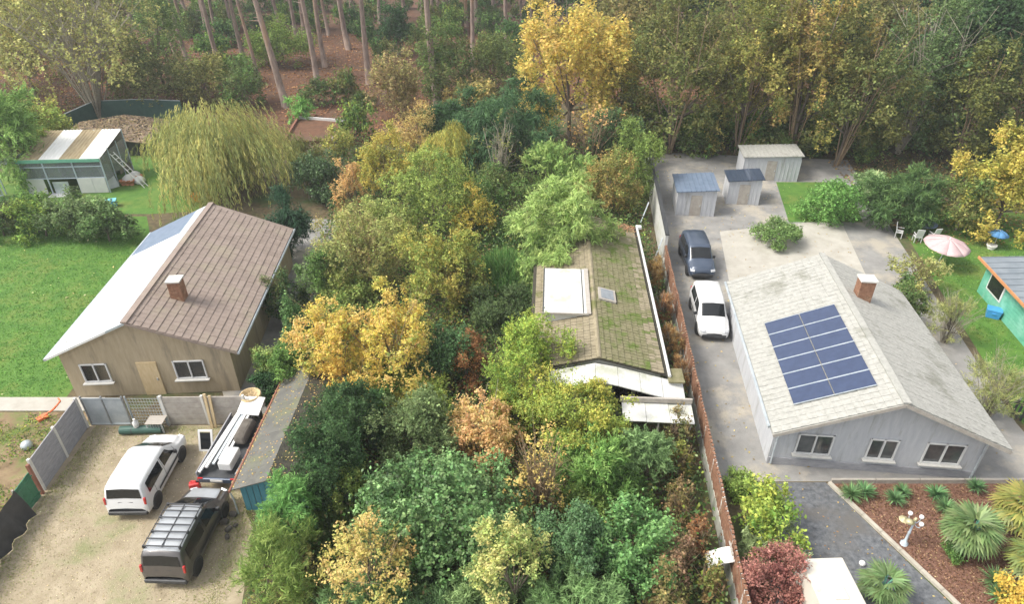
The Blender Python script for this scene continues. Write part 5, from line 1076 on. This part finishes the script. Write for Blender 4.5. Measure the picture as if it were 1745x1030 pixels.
plant('yellow_tree', 'yellow-green tree at the right edge above the green shed', T, (1650, 228, 1800, 410), 'broad', [(.36, .31, .045), (.28, .28, .045), (.42, .33, .06), (.20, .21, .04)], .2, 1.7, nc=56, cr=(.14, .25))
plant('dark_bush', 'dark green dome bush beside the pink parasol', S, (1480, 287, 1602, 392), 'needle', [(.045, .09, .035), (.065, .12, .045), (.09, .15, .055)], .4, 2.6, droop=.1, nc=54, cr=(.18, .3))
plant('mixed_shrub', 'olive bush between the dark dome and the yellow tree', S, (1600, 300, 1690, 400), 'broad', p_['olive'] + p_['mid'], .17, 1.4)
plant('pale_shrub', 'pale feathery shrub below the pink parasol', S, (1530, 432, 1600, 505), 'sparse', [(.20, .22, .09), (.27, .26, .11)], .14, .8, twigs=22, twig_r=.02)
plant('pale_shrub', 'pale green twiggy shrub on the lawn left of the green shed', S, (1580, 495, 1670, 595), 'feather', [(.22, .24, .11), (.28, .28, .13), (.16, .19, .08)], .22, .5, fat=.85, droop=-.3, asp=.1, twigs=40, twig_r=.02, twig_mat='pale_bark')
plant('pale_shrub', 'large pale green shrub above the dark slatted fence', S, (1640, 595, 1765, 730), 'feather', [(.22, .24, .11), (.28, .28, .13), (.16, .19, .08)], .22, .6, fat=.85, droop=-.3, asp=.1, twigs=40, twig_r=.02, twig_mat='pale_bark')
plant('boundary_bush', 'grey-green bush at the edge of the grey yard near the dark dome', S, (1455, 290, 1500, 345), 'broad', p_['greygreen'], .16, 1.6)
plant('boundary_bush', 'bush on the boundary beside the right roof slope of the solar house', S, (1500, 480, 1570, 560), 'broad', p_['dull'] + p_['mid'], .14, 1.6)
plant('yard_bush', 'round green bush in the far grey yard', S, (1375, 305, 1465, 385), 'broad', [(.09, .19, .045), (.12, .23, .06)], .16, 1.7)
plant('yard_bush', 'low green bush behind the solar house', S, (1290, 375, 1370, 425), 'broad', [(.10, .17, .06), (.14, .21, .08)], .14, 1.7)
plant('yard_tree', 'dark conifer at the far right corner of the left neighbour', 'conifer', (455, 335, 520, 440), 'needle', [(.02, .055, .04), (.03, .075, .05)], .35, 2.4)
plant('yard_bush', 'light green bush between the left neighbour and the ivy hedge', S, (440, 585, 500, 660), 'broad', [(.16, .22, .07), (.21, .26, .09)], .12, 1.5)
plant('yard_bush', 'dark bush beside the right eave of the left neighbour', S, (445, 470, 510, 560), 'broad', p_['dull'] + p_['dark'], .12, 1.7)
plant('yard_bush', 'small green bush at the near left corner of the grey yard', S, (1232, 795, 1300, 850), 'broad', [(.13, .22, .05), (.18, .26, .06)], .11, 1.6)
# ------------------------------------------------------------------ front bed on the right
plant('lime_shrub', 'lime green shrub with large leaves beside the drive', S, (1248, 832, 1365, 945), 'broad', [(.24, .31, .04), (.18, .27, .04), (.30, .33, .05), (.10, .19, .035)], .15, 1.3, nc=34, cr=(.16, .3))
plant('grey_shrub', 'grey-green low shrub below the lime shrub', S, (1265, 905, 1372, 975), 'feather', [(.15, .20, .11), (.19, .24, .14)], .22, 1.6, asp=.2)
plant('red_maple', 'dusty pink-red maple beside the cream box trailer', T, (1262, 940, 1380, 1060), 'broad', [(.21, .075, .09), (.29, .12, .14), (.15, .045, .06)], .09, 1.8, nc=44, cr=(.16, .28))
plant('yellow_hedge', 'golden yellow low hedge at the bottom right corner', 'hedge', (1705, 985, 1790, 1060), 'broad', [(.55, .38, .03), (.45, .34, .03), (.6, .44, .06)], .10, 1.8)

def blade_mesh(name, n, L_, wd, rng, pal, spread=1.0, up=.4, curve=.3):
    b = []; P = []; 
def rosette(name, label, cat, at, n, L_, wd, pal, h=0, up=(.1, 1.2), group=None):
    SEED[0] += 1; rng = np.random.default_rng(SEED[0]); q = G(*at); t = thing(name, label, cat, q, 0, group)
    a = rng.uniform(0, 6.283, n); e = rng.uniform(*up, n); A = np.stack([np.cos(a) * np.cos(e), np.sin(a) * np.cos(e), np.sin(e)], 1)
    Ls = L_ * rng.uniform(.8, 1.15, n); P = A * (Ls * .5)[:, None]; P[:, 2] += h + .05
    Nn = np.stack([-np.cos(a) * np.sin(e), -np.sin(a) * np.sin(e), np.cos(e)], 1)
    leaf_obj('leaves', P, A, Nn, Ls, wd / L_, pick(pal, n, rng), 'gloss_leaf', t)
    if h: MB().tube([(0, 0, 0), (0, 0, h + .05)], [.1, .08], 8).build('stem', M['bark'], t)
    return t
yp = [(.09, .20, .10), (.13, .26, .13), (.07, .15, .07)]
for i, (at, L_) in enumerate((((1448, 850), .55), ((1470, 846), .5), ((1522, 858), .45), ((1535, 846), .4), ((1592, 850), .5), ((1608, 872), .45), ((1692, 1000), .6), ((1700, 1025), .55), ((1660, 838), .45))):
    lab = ['leftmost spiky yucca by the timber edging', 'spiky yucca right beside the leftmost one', 'spiky yucca above the lamp', 'small spiky yucca behind the one above the lamp', 'spiky yucca behind the large fan palm', 'spiky yucca touching the left of the large fan palm', 'spiky yucca near the bottom right corner', 'spiky yucca at the bottom edge by the yellow hedge', 'spiky yucca at the edging right of the large fan palm'][i]
    rosette('yucca', lab, 'yucca', at, 130, L_ * 1.15, .05, yp, .12, group='yuccas in the mulch bed')

def fan_mesh(rng_seed, pal, R0=.55, nb=17):
    rng = np.random.default_rng(rng_seed); a = np.linspace(-1.9, 1.9, nb); n = nb
    A = np.stack([np.cos(a), np.sin(a), -.12 - .1 * np.abs(a)], 1); A = unit(A); Ls = R0 * (1 - .12 * np.abs(a)) * rng.uniform(.92, 1.05, n)
    P = A * (Ls * .5)[:, None]; Nn = np.tile(np.array([[0, 0, 1.0]]), (n, 1)) + rng.normal(0, .12, (n, 3))
    return leaf_mesh('frond', P, A, unit(Nn), Ls, .17, pick(pal, n, rng, .1), 'gloss_leaf')
def palm(label, at, h, nf, R0, pal, seed, pet=.55):
    q = G(*at); t = thing('fan_palm', label, 'palm', q); rng = np.random.default_rng(seed)
    MB().tube([(0, 0, 0), (.02, 0, h * .5), (0, 0, h)], [.17, .13, .12], 9).build('trunk', M['bark'], t)
    mes = [fan_mesh(seed + i, pal, R0) for i in range(4)]; pm = MB().tube([(0, 0, 0), (pet, 0, 0)], [.018, .012], 4).mesh('leaf_stalk', M['green_fascia'])
    for i in range(nf):
        az = i * 2.4 + rng.uniform(-.2, .2); el = 1.35 - 1.75 * (i / nf) + rng.uniform(-.12, .12)
        d = Vector((math.cos(az) * math.cos(el), math.sin(az) * math.cos(el), math.sin(el)))
        f = link('frond', mes[i % 4], t, Vector((0, 0, h)) + d * pet, (0, -el + .45, az))
        f.rotation_mode = 'XYZ'
        s_ = link('leaf_stalk', pm, t, (0, 0, h), (0, -el, az))
fp = [(.10, .17, .07), (.14, .21, .10), (.08, .13, .055)]
palm('large fan palm in the middle of the mulch bed', (1636, 940), 1.25, 44, .72, fp, 50)
palm('small fan palm between the cream box trailer and the drive edge', (1496, 1022), .75, 20, .6, fp, 60, .5)
palm('yellowish fan palm at the right edge of the mulch bed', (1722, 905), 1.3, 34, .75, [(.20, .21, .05), (.15, .18, .05), (.26, .23, .06)], 70, .6)
palm('low yellow-green fan palm at the right edge above the yellow hedge', (1752, 985), .9, 30, .7, [(.18, .20, .05), (.14, .18, .06)], 80, .6)
palm('pale fan palm at the boundary left of the dark dome bush', (1478, 348), 1.6, 24, .85, [(.17, .27, .13), (.22, .32, .17)], 90, .6)
plant('potted_shrub', 'small green plant with an orange pot at the foot of the large palm', S, (1604, 925, 1640, 960), 'broad', p_['mid'], .08, 1.4)

# ------------------------------------------------------------------ pines
pines = [((267, 65), (245, 0), .32), ((280, 70), (253, 0), .30), ((306, 108), (266, 0), .36), ((323, 115), (287, 0), .34), ((376, 121), (349, 21), .36), ((416, 105), (402, 45), .36), ((442, 140), (418, 52), .26),
         ((488, 183), (435, 0), .46), ((481, 52), (467, 0), .34), ((542, 150), (515, 0), .40), ((554, 114), (536, 0), .40), ((594, 84), (580, 0), .46), ((629, 143), (615, 0), .42), ((746, 178), (727, 20), .50), ((806, 103), (804, 0), .36),
         ((864, 68), (862, 0), .36), ((795, 45), (793, 0), .34), ((657, 52), (656, 0), .34), ((647, 40), (645, 0), .34), ((690, 30), (687, 0), .36), ((720, 38), (718, 0), .34), ((505, 70), (492, 0), .34), ((355, 75), (340, 0), .32), ((610, 40), (600, 0), .34), ((905, 50), (905, 0), .34), ((560, 60), (548, 0), .3), ((400, 60), (385, 0), .3), ((760, 20), (759, 0), .34), ((840, 22), (840, 0), .34), ((230, 50), (210, 0), .3), ((318, 60), (300, 0), .3)]
rng = np.random.default_rng(77); pine_crowns = []
for k in range(34):
    x_ = rng.uniform(225, 905); y_ = rng.uniform(-12, 62); pines.append(((x_, y_), (x_ - (872 - x_) * .03 - 3, -40), rng.uniform(.26, .38)))
for i in range(3):
    P, A, Nn, L, asp, C, c = crown_arrays('needle', (3.2, 3.2, 3.0), 0, np.random.default_rng(300 + i), [(.05, .085, .04), (.07, .11, .05), (.09, .12, .06)], .5, 1.2, dict(droop=.1, nc=26, cr=(.18, .32), nmax=7000))
    pine_crowns.append((leaf_mesh('crown', P, A, Nn, L, asp, C, 'leaf'), c))
tall = ['thickest leaning pine trunk at the near edge of the forest', 'second leaning pine right of the thickest one', 'straight pine on the bare red-brown forest floor', 'thick upright pine in the middle of the forest edge', 'slim upright pine left of the tall golden beech']
tl = {7: 0, 9: 1, 12: 2, 13: 3, 14: 4}
for i, (b0, t0, rad) in enumerate(pines):
    q = Vector(G(*b0)); a_ = (t0[0] - 872.5) / FPX; b_ = (t0[1] - 515) / FPX; dv = Vector((a_, CT - b_ * ST, -(ST + b_ * CT))); top = Vector((0, 0, CAM_H)) + dv * (q.y / dv.y)
    lean = (top.x - q.x) / max(top.z, 1); lean = max(-.16, min(.05, lean))
    Hh = 15 + rng.uniform(0, 3)
    t = thing('pine_tree', tall[tl[i]] if i in tl else 'bare-trunked pine among the others in the shaded wood', 'pine', q, 0, 'pines of the wood behind the gardens')
    rad *= .78; b = MB(); wob = rng.normal(0, .10, 2)
    b.tube([(lean * Hh * k / 6 + wob[0] * math.sin(k), wob[1] * math.sin(k * .8), Hh * k / 6) for k in range(7)], [rad * (1.12 - .11 * k) if k else rad * 1.35 for k in range(7)], 9)
    for k in range(4):
        z = rng.uniform(6, 11); a = rng.uniform(0, 6.28); l_ = rng.uniform(.5, 1.3); p = Vector((lean * z, 0, z)); b.tube([p, p + Vector((math.cos(a) * l_, math.sin(a) * l_, .15))], [.05, .015], 4)
    b.build('trunk', M['pine_bark'], t, True)
    me, c = pine_crowns[i % 3]; o = link('crown', me, t, (lean * Hh, 0, Hh - .5), (0, 0, rng.uniform(0, 6.28)))
    bb_ = MB()
    for j in range(7): bb_.tube([(lean * Hh * .8, 0, Hh * .8), Vector(c[j]) + Vector((lean * Hh, 0, Hh - .5))], [.1, .03], 4)
    bb_.build('branches', M['pine_bark'], t)

# deeper wood: trees that fill the background, shared crowns
protos = []
for i, pal in enumerate((PAL['olive'], PAL['dull'], PAL['dark'], PAL['olivegold'], [(.17, .17, .07), (.12, .13, .05), (.2, .16, .07)])):
    r0 = np.random.default_rng(500 + i); P, A, Nn, L, asp, C, c = crown_arrays('broad', (4.2, 4.2, 5.5), 6.0, r0, pal, .34, 1.1, dict(nc=60, cr=(.12, .24), nmax=11000))
    protos.append((leaf_mesh('crown', P, A, Nn, L, asp, C, 'leaf'), limbs_mesh('trunk', c[c[:, 2] > 1], 6.0, M['bark'], r0, .22, 14)))
deep = [(1040, 120, 1), (1110, 130, 0), (1180, 120, 2), (1250, 110, 0), (1330, 120, 4), (1410, 120, 1), (1490, 130, 0), (1570, 140, 2), (1640, 130, 2), (1720, 120, 2), (1790, 170, 2), (1660, 215, 2), (1585, 215, 2), (1080, 60, 2), (1150, 50, 2), (1230, 55, 1), (1310, 50, 0), (1390, 60, 2), (1470, 60, 4), (1550, 60, 2), (1630, 60, 2), (1710, 50, 1), (1790, 60, 2), (1060, 190, 4), (1480, 190, 4), (1760, 215, 2), (1300, 180, 1), (1220, 190, 4), (1390, 190, 2),
        (20, 90, 0), (110, 85, 4), (-60, 110, 3), (200, 80, 1), (-20, 40, 3), (70, 35, 0), (160, 30, 4), (245, 25, 1), (-100, 60, 0), (950, 60, 2), (1000, 90, 2), (930, 20, 1), (60, 130, 0), (-40, 160, 0)]
for i, (x, y, k) in enumerate(deep):
    left = x < 400
    t = thing('woodland_tree', ('hazy woodland tree in the left background behind the bare many-stemmed tree' if left else 'dim woodland tree deep behind the right forest edge') if x < 400 or x > 1020 else 'dim woodland tree behind the tall golden beech', T, G(x, y), rng.uniform(0, 6.28), 'left background trees' if left else ('right background trees' if x > 1020 else 'trees behind the golden beech'))
    s = rng.uniform(.85, 1.2); t.scale = (s, s, s * rng.uniform(.9, 1.25))
    link('crown', protos[k][0], t); link('trunk', protos[k][1], t)
# understory bushes in the pine wood
bp = []
for i, pal in enumerate((PAL['dull'] + PAL['mid'], PAL['mid'] + PAL['lime'][:1], PAL['olive'] + PAL['mid'], PAL['dark'] + PAL['mid'])):
    r0 = np.random.default_rng(540 + i); P, A, Nn, L, asp, C, c = crown_arrays('broad', (2.0, 2.0, 1.5), 1.2, r0, pal, .26, 1.2, dict(nc=34, cr=(.16, .3), nmax=4000)); kk = P[:, 2] > .02
    bp.append((leaf_mesh('crown', P[kk], A[kk], Nn[kk], L[kk], asp, C[kk], 'leaf'), limbs_mesh('stems', c[c[:, 2] > .2], 1.0, M['bark'], r0, .06, 8)))
und = [(330, 60, 0), (350, 40, 2), (300, 30, 0), (390, 80, 3), (400, 30, 0), (440, 20, 3), (360, 100, 1), (470, 90, 3), (560, 20, 0), (640, 20, 3), (690, 15, 0), (740, 30, 0), (770, 60, 1), (830, 40, 0), (860, 90, 3), (880, 130, 3), (880, 30, 2), (810, 20, 3), (600, 15, 3), (520, 15, 0), (720, 80, 0), (280, 90, 1), (250, 60, 1), (330, 10, 2), (900, 170, 0), (660, 110, 2), (740, 110, 1), (840, 115, 1), (545, 178, 0), (590, 172, 2), (620, 185, 0), (400, 140, 1), (345, 135, 1), (610, 240, 1), (470, 50, 3), (385, 15, 3), (480, 15, 3), (690, 60, 3), (610, 55, 3)]
for k in range(52): und.append((rng.uniform(230, 920), rng.uniform(-25, 70), int(rng.integers(0, 4))))
for k in range(30): und.append((rng.uniform(1060, 1740), rng.uniform(225, 285), int(rng.integers(0, 4))))
for i, (x, y, k) in enumerate(und):
    t = thing('understory_bush', 'low bush among the pine trunks on the forest floor' if x < 1000 else 'low bush at the foot of the right forest edge', S, G(x, y), rng.uniform(0, 6.28), 'bushes under the pines' if x < 1000 else 'bushes at the right forest edge'); s = rng.uniform(.7, 1.35); t.scale = (s, s, s * rng.uniform(.8, 1.5))
    link('crown', bp[k][0], t); link('stems', bp[k][1], t)

# ------------------------------------------------------------------ uncountable ground growth
def area(n, x0, x1, y0, y1, z0, z1, sd, ok=None):
    r0 = np.random.default_rng(sd); P = np.stack([r0.uniform(x0, x1, n), r0.uniform(y0, y1, n), z0 + (z1 - z0) * r0.uniform(0, 1, n) ** 2], 1)
    return P[ok(P)] if ok else P
def not_house(P):
    lx = P[:, 0] - A0.x - (P[:, 1] - A0.y) * math.tan(ang); return ~((np.abs(lx) < 3.3) & (P[:, 1] > A0.y - 1.5) & (P[:, 1] < A0.y + LEN)) & ~((P[:, 0] < -9.0) & (P[:, 1] > 18.5) & (P[:, 1] < 26.5)) & (P[:, 0] > -11.0 - (P[:, 1] - 24) * .12) & (P[:, 0] < 7.6 + (P[:, 1] - 14) * .075) & ((P[:, 1] > 18.4) | (P[:, 0] > -9.2))
prop(scatter_quads('undergrowth', area(130000, -14.5, 10.5, 12, 60, .02, 1.5, 1, not_house), .17, PAL['mid'] + PAL['laurel'] + PAL['greygreen'] + PAL['dull'] + PAL['brown'] + PAL['lime'][:2], .8), 'mixed weeds and ivy covering the ground of the overgrown plot', 'undergrowth', kind='stuff')
prop(scatter_quads('leaf_litter', area(26000, -70, 30, 60, 110, .01, .18, 2, lambda P: P[:, 1] > 62 + np.clip(P[:, 0] + 8, 0, 12)), .30, [(.22, .10, .045), (.28, .14, .06), (.17, .08, .04), (.32, .18, .09)], .4), 'red-brown bracken and leaf litter on the forest floor', 'litter', kind='stuff')
lawn_pal = [(.07, .19, .025), (.10, .24, .035), (.13, .27, .05), (.055, .15, .02)]
prop(scatter_quads('lawn_grass', area(42000, -46, -22.3, 25.9, 46.4, .01, .06, 3, lambda P: P[:, 0] < -22.6 - np.clip(P[:, 1] - 36, 0, 99) * .55), .12, lawn_pal, 1.0, aspect=.3), 'short grass of the left lawn', 'grass', kind='stuff')
prop(scatter_quads('garden_grass', area(26000, 24, 46, 24, 47, .01, .06, 4, lambda P: P[:, 0] > 24.6 + (P[:, 1] - 24) * .21), .13, lawn_pal, 1.0, aspect=.3), 'short grass of the right garden', 'grass', kind='stuff')
prop(scatter_quads('lawn_leaves', area(90, -44, -23, 26, 45, .06, .07, 5), .16, [(.6, .55, .4), (.5, .4, .2)], .2), 'pale fallen leaves on the left lawn', 'leaves', kind='stuff')
prop(scatter_quads('plot_weeds', area(22000, -34, -20.4, 12, 24.6, .01, .35, 6, lambda P: (np.sin(P[:, 0] * 1.9 + np.sin(P[:, 1] * 1.3) * 2) + np.sin(P[:, 1] * 1.7)) > -.5), .13, PAL['mid'] + PAL['lime'], .9, aspect=.4), 'weeds growing on the vegetable plot', 'weeds', kind='stuff')
def lot_edge(P):
    e = np.minimum(np.minimum(P[:, 0] + 19.7, 24.0 - P[:, 1]), np.abs(P[:, 0] + 10.9) * 1.2); r0 = np.random.default_rng(9); nz = np.sin(P[:, 0] * 1.3 + 1) * np.sin(P[:, 1] * 1.1) * .35
    return (r0.uniform(0, 1, len(P)) < np.exp(-np.clip(e + nz, 0, 9) * 1.5)) & (P[:, 0] < -10.3)
prop(scatter_quads('parking_weeds', area(95000, -19.7, -10.2, 11, 23.8, .01, .05, 7, lot_edge), .06, [(.22, .24, .08), (.17, .20, .06), (.26, .25, .10)], .9, aspect=.35), 'moss and short weeds along the edges of the sandy parking ground', 'weeds', kind='stuff')
prop(scatter_quads('bark_mulch', area(22000, 13.9, 23.6, 9, 20.2, .012, .05, 8, lambda P: P[:, 0] > 13.85 + (20.3 - P[:, 1]) * .417), .075, [(.12, .055, .04), (.20, .10, .07), (.30, .19, .14), (.08, .04, .03)], .5), 'brown bark chips of the planting bed', 'mulch', kind='stuff')
prop(scatter_quads('garden_leaves', area(5000, 28, 48, 42, 58, .02, .1, 10), .2, [(.22, .12, .06), (.3, .18, .08), (.16, .09, .05)], .4), 'brown fallen leaves under the trees of the right garden', 'leaves', kind='stuff')
prop(scatter_quads('bank_undergrowth', area(30000, -60, 60, 44, 76, .02, .6, 11, lambda P: ((P[:, 1] > 58.5) & (P[:, 0] > 6)) | ((P[:, 0] > 30) & (P[:, 1] > 47)) | ((P[:, 0] < -43) & (P[:, 1] > 47)) | ((P[:, 0] > -18) & (P[:, 0] < 8) & (P[:, 1] > 58) & (P[:, 1] < 64))), .26, PAL['dull'] + PAL['dark'] + PAL['olive'] + PAL['brown'], .8), 'weeds and ivy on the ground at the edge of the wood', 'undergrowth', kind='stuff')
prop(scatter_quads('pebbles', area(5000, -19.7, -10.4, 11, 23.8, .008, .014, 12), .05, [(.30, .27, .2), (.16, .14, .1), (.42, .38, .3)], .15, aspect=.8), 'small pebbles and grit on the sandy parking ground', 'pebbles', kind='stuff')
prop(scatter_quads('yard_leaves', area(900, 9.4, 24, 20.8, 58, .02, .03, 13), .12, [(.3, .2, .1), (.2, .13, .07), (.4, .3, .12)], .2), 'scattered fallen leaves on the grey yard', 'leaves', kind='stuff')
prop(scatter_quads('drive_leaves', area(260, 9.6, 16.2, 10, 20.2, .012, .02, 14, lambda P: P[:, 0] < 13.5 + (20.3 - P[:, 1]) * .41), .09, [(.3, .2, .1), (.42, .34, .14), (.2, .13, .07)], .2), 'scattered fallen leaves on the drive', 'leaves', kind='stuff')
# ------------------------------------------------------------------ haze
hz_b = MB().box((0, 130, 12.5), (420, 330, 27)); hz = hz_b.build('haze', bpy.data.materials.new('haze_air')); prop(hz, 'thin autumn haze between the gardens and the wood', 'haze', kind='stuff')
hm = hz.data.materials[0]; hm.use_nodes = True; hn = hm.node_tree; hn.nodes.clear()
ho = hn.nodes.new('ShaderNodeOutputMaterial'); hv = hn.nodes.new('ShaderNodeVolumePrincipled'); hv.inputs['Color'].default_value = (.86, .9, .95, 1); hv.inputs['Density'].default_value = .0006; hv.inputs['Anisotropy'].default_value = .2
hn.links.new(hv.outputs[0], ho.inputs['Volume'])
